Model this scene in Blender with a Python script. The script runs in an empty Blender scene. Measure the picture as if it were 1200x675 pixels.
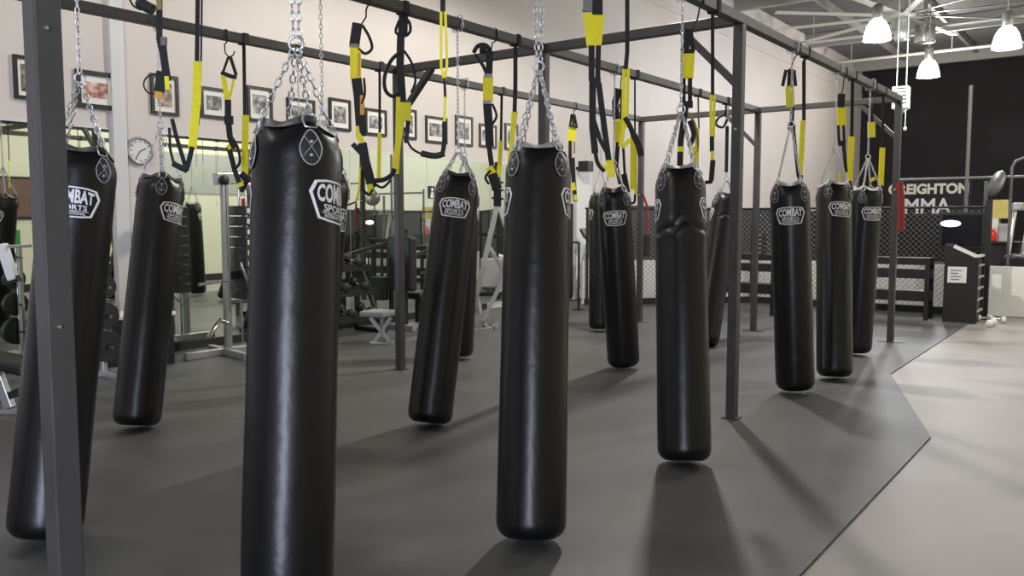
import bpy, bmesh, math, random
import numpy as np
from mathutils import Vector, Matrix, noise
random.seed(7)
SC = bpy.context.scene
COL = SC.collection
PI = math.pi

# ------------------------------------------------------------------ camera
F = 986.0; CX, CY = 600.0, 337.5; H = 1.52
PITCH = math.atan(79 / F); YAW = math.atan(739 * math.cos(PITCH) / F)
FW = np.array([-math.sin(YAW) * math.cos(PITCH), math.cos(YAW) * math.cos(PITCH), -math.sin(PITCH)])
RT = np.array([math.cos(YAW), math.sin(YAW), 0.0]); UPV = np.cross(RT, FW); CAM = np.array([0, 0, H])
FH = np.array([-math.sin(YAW), math.cos(YAW), 0.0])
def ray(x, y): return FW + RT * (x - CX) / F - UPV * (y - CY) / F
def onz(x, y, z): d = ray(x, y); return CAM + d * (z - H) / d[2]
def onx(x, y, X): d = ray(x, y); return CAM + d * X / d[0]
def ony(x, y, Y): d = ray(x, y); return CAM + d * Y / d[1]
def atdepth(x, y, Z): return CAM + ray(x, y) * Z
def depth(P): return float((np.array(P, float) - CAM) @ FW)
def onplane(x, y, P):                    # upright plane through P that faces the camera's heading
    d = ray(x, y); t = ((np.array(P, float) - CAM) @ FH) / (d @ FH); return CAM + d * t
cam = bpy.data.cameras.new('camera'); camo = bpy.data.objects.new('camera', cam); COL.objects.link(camo)
cam.sensor_width = 36; cam.lens = F / 1200 * 36; cam.clip_start = .05; cam.clip_end = 200
camo.location = CAM; camo.rotation_euler = (PI / 2 - PITCH, 0, YAW); SC.camera = camo

# ------------------------------------------------------------------ materials
def mat(name, col, rough=.5, metal=0, var=0, scale=8, bump=0, bscale=60, spec=.5, coat=0, emit=None, es=0, aniso=None):
    m = bpy.data.materials.new(name); m.use_nodes = True
    nt = m.node_tree; b = nt.nodes['Principled BSDF']
    b.inputs['Base Color'].default_value = (*col, 1); b.inputs['Roughness'].default_value = rough
    b.inputs['Metallic'].default_value = metal; b.inputs['Specular IOR Level'].default_value = spec
    b.inputs['Coat Weight'].default_value = coat
    if emit: b.inputs['Emission Color'].default_value = (*emit, 1); b.inputs['Emission Strength'].default_value = es
    tc = nt.nodes.new('ShaderNodeTexCoord')
    if var:
        n = nt.nodes.new('ShaderNodeTexNoise'); n.inputs['Scale'].default_value = scale; n.inputs['Detail'].default_value = 6
        r = nt.nodes.new('ShaderNodeValToRGB')
        r.color_ramp.elements[0].position = .3; r.color_ramp.elements[1].position = .7
        r.color_ramp.elements[0].color = (*[max(0, c * (1 - var)) for c in col], 1)
        r.color_ramp.elements[1].color = (*[min(1, c * (1 + var)) for c in col], 1)
        nt.links.new(tc.outputs['Object'], n.inputs['Vector']); nt.links.new(n.outputs['Fac'], r.inputs['Fac'])
        nt.links.new(r.outputs['Color'], b.inputs['Base Color'])
    if bump:
        n2 = nt.nodes.new('ShaderNodeTexNoise'); n2.inputs['Scale'].default_value = bscale; n2.inputs['Detail'].default_value = 4
        bp = nt.nodes.new('ShaderNodeBump'); bp.inputs['Strength'].default_value = bump; bp.inputs['Distance'].default_value = .01
        nt.links.new(tc.outputs['Object'], n2.inputs['Vector']); nt.links.new(n2.outputs['Fac'], bp.inputs['Height'])
        nt.links.new(bp.outputs['Normal'], b.inputs['Normal'])
    return m
M = dict(
    vinyl=mat('black_vinyl', (.004, .004, .0045), .33, bump=.25, bscale=14, spec=.42),
    vinyl2=mat('black_vinyl_patch', (.022, .022, .024), .42, bump=.2, bscale=60),
    stitch=mat('grey_stitching', (.36, .36, .37), .6),
    lining=mat('pale_lining', (.34, .33, .33), .55, var=.25, scale=20),
    lip_dark=mat('dark_lip', (.05, .05, .05), .5),
    white_print=mat('white_print', (.8, .8, .82), .5),
    chain=mat('zinc_chain', (.62, .63, .66), .3, .9),
    rack=mat('charcoal_powder_coat', (.053, .050, .049), .42, var=.12, scale=5, bump=.06, bscale=180),
    bolt=mat('zinc_bolt', (.55, .55, .55), .35, .9),
    web=mat('black_webbing', (.012, .012, .013), .7, bump=.2, bscale=300),
    foam=mat('black_grip_foam', (.02, .02, .021), .8, bump=.2, bscale=200),
    yellow=mat('yellow_webbing', (.95, .84, .015), .6, var=.06, scale=40),
    tan=mat('tan_webbing', (.30, .22, .07), .7),
    orange=mat('orange_label', (.75, .38, .05), .6),
    greyclip=mat('grey_buckle', (.20, .20, .20), .4, .5),
    wall=mat('cream_wall_paint', (.645, .59, .55), .55, var=.035, scale=.8, bump=.05, bscale=90),
    wall_pale=mat('pale_wall_paint', (.72, .70, .57), .6, var=.03, scale=.8),
    trim=mat('pale_trim_paint', (.66, .66, .66), .45, var=.03, scale=3),
    black_wall=mat('black_wall_paint', (.013, .012, .013), .85, var=.35, scale=.7),
    pads=mat('charcoal_wainscot', (.022, .024, .027), .6, var=.15, scale=3),
    base=mat('black_baseboard', (.02, .02, .02), .5),
    mirror=mat('mirror_glass', (.80, .86, .76), .015, 1.0),
    frame=mat('black_picture_frame', (.012, .012, .013), .4),
    mat_board=mat('white_mat_board', (.82, .80, .74), .8),
    white=mat('white_paint', (.78, .79, .77), .5, var=.05, scale=4),
    kneewall=mat('white_panel', (.84, .86, .83), .5, var=.06, scale=3),
    silver=mat('silver_paint', (.50, .51, .51), .35, .7, var=.08, scale=6),
    chrome=mat('chrome', (.75, .75, .76), .12, 1.0),
    greyframe=mat('pale_grey_enamel', (.46, .47, .47), .4, var=.08, scale=5),
    pad_grey=mat('grey_upholstery', (.33, .34, .34), .5, var=.06, scale=10),
    pad_black=mat('black_upholstery', (.015, .015, .016), .4, bump=.1, bscale=30),
    tan_pad=mat('tan_upholstery', (.34, .25, .16), .6, var=.25, scale=30),
    black=mat('black_paint', (.012, .012, .013), .5),
    wood_black=mat('black_stained_wood', (.008, .0075, .0075), .55, var=.3, scale=12),
    iron=mat('cast_iron', (.025, .025, .027), .45, var=.2, scale=20),
    red=mat('red_band', (.26, .012, .018), .5),
    bright_red=mat('red_plastic', (.8, .035, .02), .35),
    yellow_box=mat('yellow_card', (.62, .50, .16), .7, var=.12, scale=8),
    lamp=mat('glowing_lamp_dome', (.9, .9, .95), .3, emit=(.93, .92, 1), es=14),
    led=mat('lit_oval', (.8, .8, 1), .3, emit=(.75, .78, 1), es=6),  # emissive stand-in for glare on the dark screen
    screen=mat('dark_screen', (.008, .008, .012), .15),
    fan=mat('fan_aluminium', (.55, .55, .47), .4, .3),
    duct=mat('galvanised', (.62, .64, .58), .3, .8),
    heater=mat('cream_enamel', (.62, .62, .52), .45),
    pipe_grey=mat('grey_pipe', (.16, .16, .16), .45, .3),
    joist=mat('grey_joist', (.30, .29, .27), .6),
    mesh=mat('galvanised_wire', (.20, .20, .20), .45, .4),
    paper=mat('white_paper', (.75, .75, .76), .7),
    ink=mat('grey_ink', (.2, .2, .22), .7),
    letter=mat('cream_letters', (.86, .84, .68), .6),
    letter2=mat('white_letters', (.93, .88, .9), .6),
    banner=mat('black_banner', (.012, .011, .016), .7),
    clockface=mat('clock_face', (.72, .71, .69), .5),
    clockrim=mat('grey_clock_rim', (.34, .33, .35), .35, .6),
    green=mat('green_foam', (.03, .22, .04), .6), brown=mat('brown_board', (.15, .08, .06), .6, var=.2, scale=6),
    glassgrey=mat('grey_board', (.40, .41, .40), .4),
)
# rubber floor: near-black rubber with fleck
def rubber():
    m = mat('black_rubber_floor', (.055, .055, .055), .52, spec=.4)
    nt = m.node_tree; b = nt.nodes['Principled BSDF']; tc = nt.nodes.new('ShaderNodeTexCoord')
    n1 = nt.nodes.new('ShaderNodeTexNoise'); n1.inputs['Scale'].default_value = 1.1; n1.inputs['Detail'].default_value = 7; n1.inputs['Roughness'].default_value = .65
    r1 = nt.nodes.new('ShaderNodeValToRGB'); r1.color_ramp.elements[0].position = .35; r1.color_ramp.elements[1].position = .68
    r1.color_ramp.elements[0].color = (.078, .079, .078, 1); r1.color_ramp.elements[1].color = (.115, .116, .114, 1)
    n2 = nt.nodes.new('ShaderNodeTexVoronoi'); n2.inputs['Scale'].default_value = 95
    r2 = nt.nodes.new('ShaderNodeValToRGB'); r2.color_ramp.elements[0].position = .06; r2.color_ramp.elements[1].position = .13
    r2.color_ramp.elements[0].color = (1, 1, 1, 1); r2.color_ramp.elements[1].color = (0, 0, 0, 1)
    mx = nt.nodes.new('ShaderNodeMixRGB'); mx.inputs['Color2'].default_value = (.17, .16, .155, 1)
    L = nt.links.new
    L(tc.outputs['Object'], n1.inputs['Vector']); L(n1.outputs['Fac'], r1.inputs['Fac']); L(r1.outputs['Color'], mx.inputs['Color1'])
    L(tc.outputs['Object'], n2.inputs['Vector']); L(n2.outputs['Distance'], r2.inputs['Fac'])
    ml = nt.nodes.new('ShaderNodeMath'); ml.operation = 'MULTIPLY'; ml.inputs[1].default_value = .35
    L(r2.outputs['Color'], ml.inputs[0]); L(ml.outputs[0], mx.inputs['Fac']); L(mx.outputs['Color'], b.inputs['Base Color'])
    n3 = nt.nodes.new('ShaderNodeTexNoise'); n3.inputs['Scale'].default_value = 140; bp = nt.nodes.new('ShaderNodeBump'); bp.inputs['Strength'].default_value = .12
    bp.inputs['Distance'].default_value = .004
    L(tc.outputs['Object'], n3.inputs['Vector']); L(n3.outputs['Fac'], bp.inputs['Height']); L(bp.outputs['Normal'], b.inputs['Normal'])
    return m
M['rubber'] = rubber()
M['concrete'] = mat('sealed_concrete', (.33, .31, .29), .5, var=.07, scale=1.4, bump=.03, bscale=30, spec=.3)
def corrugated():
    m = mat('corrugated_deck', (.17, .165, .165), .6)
    nt = m.node_tree; b = nt.nodes['Principled BSDF']; tc = nt.nodes.new('ShaderNodeTexCoord')
    w = nt.nodes.new('ShaderNodeTexWave'); w.wave_type = 'BANDS'; w.bands_direction = 'Y'; w.inputs['Scale'].default_value = 1.6
    bp = nt.nodes.new('ShaderNodeBump'); bp.inputs['Strength'].default_value = 1; bp.inputs['Distance'].default_value = .08
    nt.links.new(tc.outputs['Object'], w.inputs['Vector']); nt.links.new(w.outputs['Fac'], bp.inputs['Height']); nt.links.new(bp.outputs['Normal'], b.inputs['Normal'])
    return m
M['deck'] = corrugated()
def photo(i):
    m = mat('photo_print', (.3, .3, .3), .5); nt = m.node_tree; b = nt.nodes['Principled BSDF']
    tc = nt.nodes.new('ShaderNodeTexCoord'); n = nt.nodes.new('ShaderNodeTexNoise'); n.inputs['Scale'].default_value = 13; n.inputs['Detail'].default_value = 5
    mp = nt.nodes.new('ShaderNodeMapping'); mp.inputs['Location'].default_value = (i * 3.7, i * 1.3, i * 2.1)
    r = nt.nodes.new('ShaderNodeValToRGB'); cr = r.color_ramp
    pal = [((.05, .05, .055), (.22, .19, .14), (.50, .42, .2)), ((.12, .1, .1), (.5, .2, .13), (.7, .66, .6)),
           ((.08, .06, .06), (.32, .22, .16), (.55, .46, .38)), ((.06, .06, .06), (.26, .25, .25), (.6, .59, .57))][i % 4 if i < 4 else 3]
    cr.elements[0].position = .36; cr.elements[0].color = (*pal[0], 1); cr.elements[1].position = .66; cr.elements[1].color = (*pal[2], 1)
    e = cr.elements.new(.52); e.color = (*pal[1], 1)
    L = nt.links.new; L(tc.outputs['Object'], mp.inputs['Vector']); L(mp.outputs['Vector'], n.inputs['Vector']); L(n.outputs['Fac'], r.inputs['Fac']); L(r.outputs['Color'], b.inputs['Base Color'])
    return m

# ------------------------------------------------------------------ mesh helpers
ROOT = {}
class MB:
    def __init__(s): s.v = []; s.f = []; s.sm = []
    def add(s, vs, fs, smooth=False):
        o = len(s.v); s.v += [tuple(float(c) for c in p) for p in vs]
        for f in fs: s.f.append([i + o for i in f]); s.sm.append(smooth)
        return s
    def box(s, c, d, rz=0, rot=None, bevel=0):
        R = rot if rot is not None else Matrix.Rotation(rz, 3, 'Z')
        if bevel:
            bm = bmesh.new(); bmesh.ops.create_cube(bm, size=1)
            bmesh.ops.scale(bm, vec=Vector(d), verts=bm.verts)
            bmesh.ops.bevel(bm, geom=bm.edges[:], offset=bevel, segments=2, affect='EDGES', profile=.5)
            vs = [Vector(c) + R @ v.co for v in bm.verts]; bm.verts.index_update()
            fs = [[v.index for v in f.verts] for f in bm.faces]; bm.free()
            return s.add(vs, fs)
        vs = [Vector(c) + R @ Vector((x * d[0] / 2, y * d[1] / 2, z * d[2] / 2)) for x in (-1, 1) for y in (-1, 1) for z in (-1, 1)]
        return s.add(vs, [(0, 1, 3, 2), (4, 6, 7, 5), (0, 4, 5, 1), (2, 3, 7, 6), (0, 2, 6, 4), (1, 5, 7, 3)])
    def bb(s, x0, x1, y0, y1, z0, z1, bevel=0):
        return s.box(((x0 + x1) / 2, (y0 + y1) / 2, (z0 + z1) / 2), (abs(x1 - x0), abs(y1 - y0), abs(z1 - z0)), bevel=bevel)
    def bar(s, p, q, w, h=None, up=(0, 0, 1), bevel=0):
        p, q = Vector(p), Vector(q); h = h or w; z = (q - p); L = z.length; z.normalize(); u = Vector(up)
        if abs(z.dot(u)) > .98: u = Vector((0, 1, 0))
        x = u.cross(z).normalized(); y = z.cross(x)
        R = Matrix((x, y, z)).transposed()
        return s.box((p + q) / 2, (w, h, L), rot=R, bevel=bevel)
    def tube(s, pts, r, n=8, closed=False, cap=True):
        P = [Vector(p) for p in pts]; m = len(P); rr = r if isinstance(r, (list, tuple)) else [r] * m
        rings = []; prev = None
        for i in range(m):
            a = P[i - 1] if (i or closed) else P[i]; b = P[(i + 1) % m] if (i < m - 1 or closed) else P[i]
            t = (b - a).normalized()
            if prev is None:
                u = Vector((0, 0, 1)) if abs(t.z) < .9 else Vector((1, 0, 0)); x = u.cross(t).normalized()
            else:
                x = (prev - t * prev.dot(t)); x = x.normalized() if x.length > 1e-6 else t.orthogonal().normalized()
            prev = x; y = t.cross(x)
            rings.append([P[i] + (x * math.cos(2 * PI * k / n) + y * math.sin(2 * PI * k / n)) * rr[i] for k in range(n)])
        vs = [v for R in rings for v in R]; fs = []
        for i in range(m if closed else m - 1):
            j = (i + 1) % m
            for k in range(n): fs.append((i * n + k, i * n + (k + 1) % n, j * n + (k + 1) % n, j * n + k))
        s.add(vs, fs, True)
        if cap and not closed:
            s.add(rings[0], [tuple(range(n))[::-1]]); s.add(rings[-1], [tuple(range(n))])
        return s
    def lathe(s, prof, c=(0, 0, 0), n=32, frame=None):
        c = Vector(c); fr = frame or (Vector((1, 0, 0)), Vector((0, 1, 0)), Vector((0, 0, 1)))
        vs = [c + (fr[0] * math.cos(2 * PI * k / n) + fr[1] * math.sin(2 * PI * k / n)) * r + fr[2] * z for r, z in prof for k in range(n)]
        fs = [(i * n + k, i * n + (k + 1) % n, (i + 1) * n + (k + 1) % n, (i + 1) * n + k) for i in range(len(prof) - 1) for k in range(n)]
        return s.add(vs, fs, True)
    def ribbon(s, pts, w, t, nrm):
        nrm = Vector(nrm).normalized(); P = [Vector(p) for p in pts]; m = len(P); ws = w if isinstance(w, (list, tuple)) else [w] * m
        vs = []
        for i in range(m):
            d = (P[min(i + 1, m - 1)] - P[max(i - 1, 0)]).normalized(); x = d.cross(nrm).normalized()
            for a, b in ((-1, -1), (1, -1), (1, 1), (-1, 1)): vs.append(P[i] + x * a * ws[i] / 2 + nrm * b * t / 2)
        fs = [(i * 4 + k, i * 4 + (k + 1) % 4, i * 4 + 4 + (k + 1) % 4, i * 4 + 4 + k) for i in range(m - 1) for k in range(4)]
        fs += [(3, 2, 1, 0), tuple(4 * (m - 1) + k for k in range(4))]
        return s.add(vs, fs)
    def prism(s, poly, ext):
        m = len(poly); e = Vector(ext); A = [Vector(p) for p in poly]
        vs = A + [p + e for p in A]
        fs = [tuple(range(m))[::-1], tuple(range(m, 2 * m))] + [(i, (i + 1) % m, m + (i + 1) % m, m + i) for i in range(m)]
        return s.add(vs, fs)
    def link(s, p, t, side, L, W, r):
        t = Vector(t); side = Vector(side); p = Vector(p); a = W / 2 - r; b = L / 2 - r - a
        pts = []
        for k in range(10):
            th = 2 * PI * k / 10 + PI / 10; y = math.sin(th) * a
            pts.append(p + side * math.cos(th) * a + t * (y + (b if y > 0 else -b)))
        return s.tube(pts, r, 5, closed=True)
    def chain(s, p, q, L=.038, W=.026, r=.0038):
        p, q = Vector(p), Vector(q); d = q - p; D = d.length; d.normalize(); pitch = L - 2.2 * r; n = max(1, round(D / pitch)); st = D / n
        u = Vector((0, 0, 1)) if abs(d.z) < .8 else Vector((.6, .8, 0)); x = u.cross(d).normalized(); y = d.cross(x)
        for i in range(n): s.link(p + d * (i + .5) * st, d, x if i % 2 else y, L * st / pitch, W, r)
        return s
    def build(s, name, m, parent=None, smooth=None):
        me = bpy.data.meshes.new(name); off = np.array(ROOT.get(parent.name, (0, 0, 0))) if parent else np.zeros(3)
        me.from_pydata([tuple(np.array(v) - off) for v in s.v], [], s.f)
        me.polygons.foreach_set('use_smooth', [bool(x) if smooth is None else smooth for x in s.sm])
        bm = bmesh.new(); bm.from_mesh(me); bmesh.ops.recalc_face_normals(bm, faces=bm.faces[:]); bm.to_mesh(me); bm.free()
        me.materials.append(m if not isinstance(m, str) else M[m]); me.update()
        o = bpy.data.objects.new(name, me); COL.objects.link(o)
        if parent: o.parent = parent; ROOT[o.name] = tuple(off)
        return o
def thing(name, label, cat, loc, group=None):
    o = bpy.data.objects.new(name, None); COL.objects.link(o); o.location = loc; ROOT[o.name] = tuple(float(c) for c in loc)
    o.empty_display_size = .1; o['label'] = label; o['category'] = cat
    if group: o['group'] = group
    return o
def single(mb, name, m, label, cat, group=None):
    o = mb.build(name, m); o['label'] = label; o['category'] = cat
    if group: o['group'] = group
    return o
def struct(name, mb, m, parent=None):
    o = mb.build(name, m, parent)
    if not parent: o['kind'] = 'structure'
    return o
_tc = {}
def text_mesh(s, bold=.032):
    if (s, bold) not in _tc:
        cu = bpy.data.curves.new('t', 'FONT'); cu.body = s; cu.resolution_u = 3; cu.offset = bold
        o = bpy.data.objects.new('t', cu); COL.objects.link(o); bpy.context.view_layer.update()
        me = bpy.data.meshes.new_from_object(o.evaluated_get(bpy.context.evaluated_depsgraph_get()))
        vs = np.array([v.co[:2] for v in me.vertices]); fs = [list(p.vertices) for p in me.polygons]
        bpy.data.objects.remove(o); bpy.data.curves.remove(cu); bpy.data.meshes.remove(me)
        vs = (vs - vs.min(0)) / (vs.max(0) - vs.min(0))
        _tc[(s, bold)] = (vs, fs)
    return _tc[(s, bold)]

# ------------------------------------------------------------------ room shell
XL, XR, YB, YF, ZC = -9.0, 1.15, -9.0, 34.8, 7.5
struct('floor', MB().bb(XL - .2, XR + .2, YB - .2, YF + .2, -.2, -.012), 'concrete')
poly = [(XL, YB, -.012), (-1.11, YB, -.012), (-1.11, 3.54, -.012), (-1.125, 6.44, -.012), (-1.94, 8.9, -.012), (-2.0, 13.83, -.012), (-1.95, 15.1, -.012), (-2.0, 24, -.012), (XL, 24, -.012)]
struct('floor_rubber', MB().prism(poly, (0, 0, .012)), 'rubber')
struct('wall_left', MB().bb(XL - .2, XL, YB, YF, 0 - .012, ZC), 'wall')
struct('wall_right', MB().bb(XR, XR + .2, YB, -4.6, -.012, ZC).bb(XR, XR + .2, -2.2, YF, -.012, ZC).bb(XR, XR + .2, -4.6, -2.2, -.012, .1).bb(XR, XR + .2, -4.6, -2.2, 3.4, ZC), 'wall_pale')
struct('wall_far', MB().bb(XL, XR, YF, YF + .2, -.012, ZC), 'black_wall')
struct('wall_rear', MB().bb(XL, XR, YB - .2, YB, -.012, ZC), 'wall')
WY0, WY1, WZ0, WZ1 = -4.6, -2.2, .1, 3.4       # big window in the right wall, beside the viewer
wf = MB()
for y in (WY0 + .03, (WY0 + WY1) / 2, WY1 - .03): wf.bb(XR + .06, XR + .14, y - .03, y + .03, WZ0, WZ1)
for z in (WZ0 + .03, 2.3, WZ1 - .03): wf.bb(XR + .06, XR + .14, WY0, WY1, z - .03, z + .03)
struct('window_1', wf, 'trim')
struct('ceiling', MB().bb(XL - .2, XR + .2, YB - .2, YF + .2, ZC, ZC + .2), 'deck')
jj = MB()
for y in (4, 10, 16, 22, 28, 33.5): jj.bb(XL, XR, y - .09, y + .09, ZC - .42, ZC)
for x in (-7.2, -4.9, -2.6, -.4):
    jj.bb(x - .05, x + .05, YB, YF, ZC - .2, ZC)
struct('trim_4', jj, 'joist')
struct('trim_5', MB().bb(XL, XL + .03, YB, YF, 6.35, 6.43), 'wall')
struct('baseboard_left', MB().bb(XL, XL + .025, YB, 11.3, 0, .10), 'base')
struct('baseboard_right', MB().bb(XR - .025, XR, -2.2, 17, -.012, .16), 'base')
struct('trim_1', MB().bb(XL, XL + .05, 4.79, 4.94, 0, ZC), 'trim')                  # pale pilaster by the clock
struct('trim_2', MB().bb(XL, XL + .04, 13.1, YF, 0, 1.85), 'pads')                  # dark wainscot beyond the mirror
struct('trim_3', MB().bb(XR - .04, XR, 17, YF, 0, 1.85), 'pads')
struct('trim_6', MB().bb(XL, XL + .12, 14.0, 14.55, 0, 2.5), 'white')               # white pillar
# mirror panels
def mirror(y0, y1, label):
    t = thing('wall_mirror', label, 'mirror', (XL + .01, (y0 + y1) / 2, .1), 'mirror panels along the picture wall')
    MB().bb(XL + .002, XL + .010, y0 + .004, y1 - .004, .1, 2.5).build('glass', 'mirror', t)
    for z in (2.5, .083): MB().bb(XL + .002, XL + .016, y0, y1, z, z + .017).build('clip_rail', 'trim', t)
for y0, y1, l in ((3.2, 4.76, 'tall frameless mirror left of the pale wall strip, behind the front post'), (5.35, 6.65, 'tall mirror panel immediately right of the round clock'),
                  (6.65, 8.21, 'tall mirror panel behind the large foreground heavy bag'), (8.21, 9.8, 'tall mirror panel behind the dumbbell rack'),
                  (9.8, 11.4, 'tall mirror panel behind the leaning middle bag'), (11.4, 13.0, 'farthest tall mirror panel, next to the white pillar')):
    mirror(y0, y1, l)
# things on the opposite wall that the mirror shows
single(MB().bb(XR - .03, XR - .002, 7.3, 8.1, 1.0, 1.32, bevel=.004), 'exercise_mat', 'green', 'green exercise mat hung on the opposite wall, seen at the left of the mirror', 'mat')
bd = thing('notice_board', 'brown notice board on the opposite wall, seen in the left mirror', 'board', (XR - .03, 8, 1.6))
MB().bb(XR - .03, XR - .001, 7.0, 9.2, 1.6, 2.4).build('board', 'brown', bd)
MB().bb(XR - .04, XR - .001, 7.0, 9.2, 2.4, 2.45).bb(XR - .04, XR - .001, 7.0, 9.2, 1.55, 1.6).build('edge', 'frame', bd)
single(MB().bb(XR - .03, XR - .002, 11.2, 14.6, 2.2, 3.2, bevel=.008), 'white_board', 'glassgrey', 'large pale grey board on the opposite wall, seen in the mirror', 'board')

# ------------------------------------------------------------------ framed photographs and clock on the picture wall
PICS = [((15, 66, 47, 117), 'framed photo half hidden behind the front post'), ((88, 84, 136, 128), 'wide framed photo of a figure in action left of the pale wall strip'),
        ((176, 88, 208, 135), 'tall framed photo with an orange patch above the clock'), ((234, 103, 266, 139), 'framed photo of brown tones, second right of the clock'),
        ((289, 102, 318, 143), 'tall framed photo between two yellow straps, left of the foreground bag'), ((336, 116, 368, 148), 'framed photo just above the big foreground bag'),
        ((385, 116, 410, 153), 'tall framed grey photo right above the foreground bag edge'), ((427, 128, 452, 159), 'square framed photo behind a thin strap, right of the foreground bag'),
        ((470, 128, 487, 163), 'framed photo mostly hidden behind the left rack post'), ((498, 137, 523, 168), 'square framed photo above the black hanging handle'),
        ((533, 136, 553, 171), 'tall framed photo behind the chain of the leaning bag'), ((561, 146, 581, 173), 'framed photo second from the right end of the row'),
        ((591, 145, 606, 176), 'rightmost framed photo in the row')]
for i, (r, l) in enumerate(PICS):
    a = onx(r[0], (r[1] + r[3]) / 2, XL); b = onx(r[2], (r[1] + r[3]) / 2, XL); cx = (r[0] + r[2]) / 2
    zt = onx(cx, r[1], XL)[2]; zb = onx(cx, r[3], XL)[2]; y0, y1 = a[1], b[1]; fw = .036 if i not in (1,) else .05
    t = thing('picture_frame', l, 'picture', (XL, (y0 + y1) / 2, zb), 'framed photographs in a row along the wall')
    fm = MB().bb(XL, XL + .03, y0, y1, zt - fw, zt).bb(XL, XL + .03, y0, y1, zb, zb + fw).bb(XL, XL + .03, y0, y0 + fw, zb + fw, zt - fw).bb(XL, XL + .03, y1 - fw, y1, zb + fw, zt - fw)
    fm.build('frame', 'frame', t)
    MB().bb(XL, XL + .012, y0 + fw, y1 - fw, zb + fw, zt - fw).build('mount', 'mat_board', t)
    k = .17 * min(y1 - y0, zt - zb)
    MB().bb(XL + .012, XL + .015, y0 + fw + k * .75, y1 - fw - k * .75, zb + fw + k, zt - fw - k).build('photo', photo(i), t)
cc = onx(163, 177, XL); t = thing('wall_clock', 'round grey wall clock between the pale strip and the mirror', 'clock', (XL, cc[1], cc[2]))
fr = (Vector((0, 1, 0)), Vector((0, 0, 1)), Vector((1, 0, 0)))
MB().lathe([(.125, .0), (.155, 0), (.158, .02), (.15, .042), (.135, .044), (.128, .03)], cc, 40, fr).build('rim', 'clockrim', t)
MB().lathe([(0, .028), (.13, .028)], cc, 40, fr).build('face', 'clockface', t)
mk = MB()
for k in range(12):
    a = k * PI / 6; mk.bar(Vector(cc) + Vector((.031, math.sin(a) * .1, math.cos(a) * .1)), Vector(cc) + Vector((.031, math.sin(a) * .12, math.cos(a) * .12)), .008, .003, up=(1, 0, 0))
mk.build('hour_marks', 'frame', t)
for nm, a, L, w in (('hour_hand', math.radians(65), .07, .010), ('minute_hand', math.radians(215), .10, .007)):
    MB().bar(Vector(cc) + Vector((.034, 0, 0)), Vector(cc) + Vector((.034, math.sin(a) * L, math.cos(a) * L)), w, .003, up=(1, 0, 0)).build(nm, 'frame', t)

# ------------------------------------------------------------------ training rack
RX = (-6.01, -4.24, -2.47); RY = (1.13, 6.14, 11.25); S = .074; BZ = 3.01
rk = thing('training_rack', 'charcoal steel post-and-beam rack that carries all the heavy bags', 'rack', (-4.24, 6.14, 0))
for y in RY:
    for x in RX:
        p = MB().bb(x - S / 2, x + S / 2, y - S / 2, y + S / 2, 0, BZ - S / 2, bevel=.005).build('post', 'rack', rk)
        w = .28 if y > 10 else .12
        MB().bb(x - w / 2, x + w / 2, y - .06, y + .06, 0, .008).build('base_plate', 'rack', p)
    for x0, x1 in ((RX[0], RX[1]), (RX[1], RX[2])):
        MB().bb(x0 + S / 2, x1 - S / 2, y - S / 2, y + S / 2, BZ - S / 2, BZ + S / 2, bevel=.005).build('cross_beam', 'rack', rk)
    for x, dx in (((RX[1], -1), (RX[2], -1)) if y > 10 else ((RX[0], 1), (RX[2], -1))):
        MB().bar((x + dx * .02, y, BZ - .47), (x + dx * .46, y, BZ - .03), .05, .06, up=(0, 1, 0), bevel=.004).build('brace', 'rack', rk)
for x in RX:
    MB().bb(x - S / 2, x + S / 2, RY[0] - S / 2, RY[2] + S / 2, BZ - S / 2, BZ + S / 2, bevel=.005).build('long_beam', 'rack', rk)
for (px, py) in ((31, 36), (47, 381)):
    q = onplane(px, py, (RX[2], RY[0], 1)); z = q[2]
    MB().tube([(RX[2] - S / 2 - .028, RY[0] - .01, z), (RX[2] + S / 2 + .012, RY[0] - .01, z)], .005, 8).lathe([(0, -.01), (.012, -.01), (.012, .0), (0, .0)], (RX[2] - S / 2, RY[0] - .01, z), 6, (Vector((0, 1, 0)), Vector((0, 0, 1)), Vector((1, 0, 0)))).build('bolt', 'bolt', rk)
for x, y, z in ((RX[0], RY[2], 1.9), (RX[2], RY[2], 1.9), (RX[2], RY[1], 2.2)):
    MB().lathe([(0, 0), (.013, 0), (.013, .012), (0, .014)], (x + .0, y - S / 2, z), 6, (Vector((1, 0, 0)), Vector((0, 0, 1)), Vector((0, -1, 0)))).build('bolt', 'bolt', rk)

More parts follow.
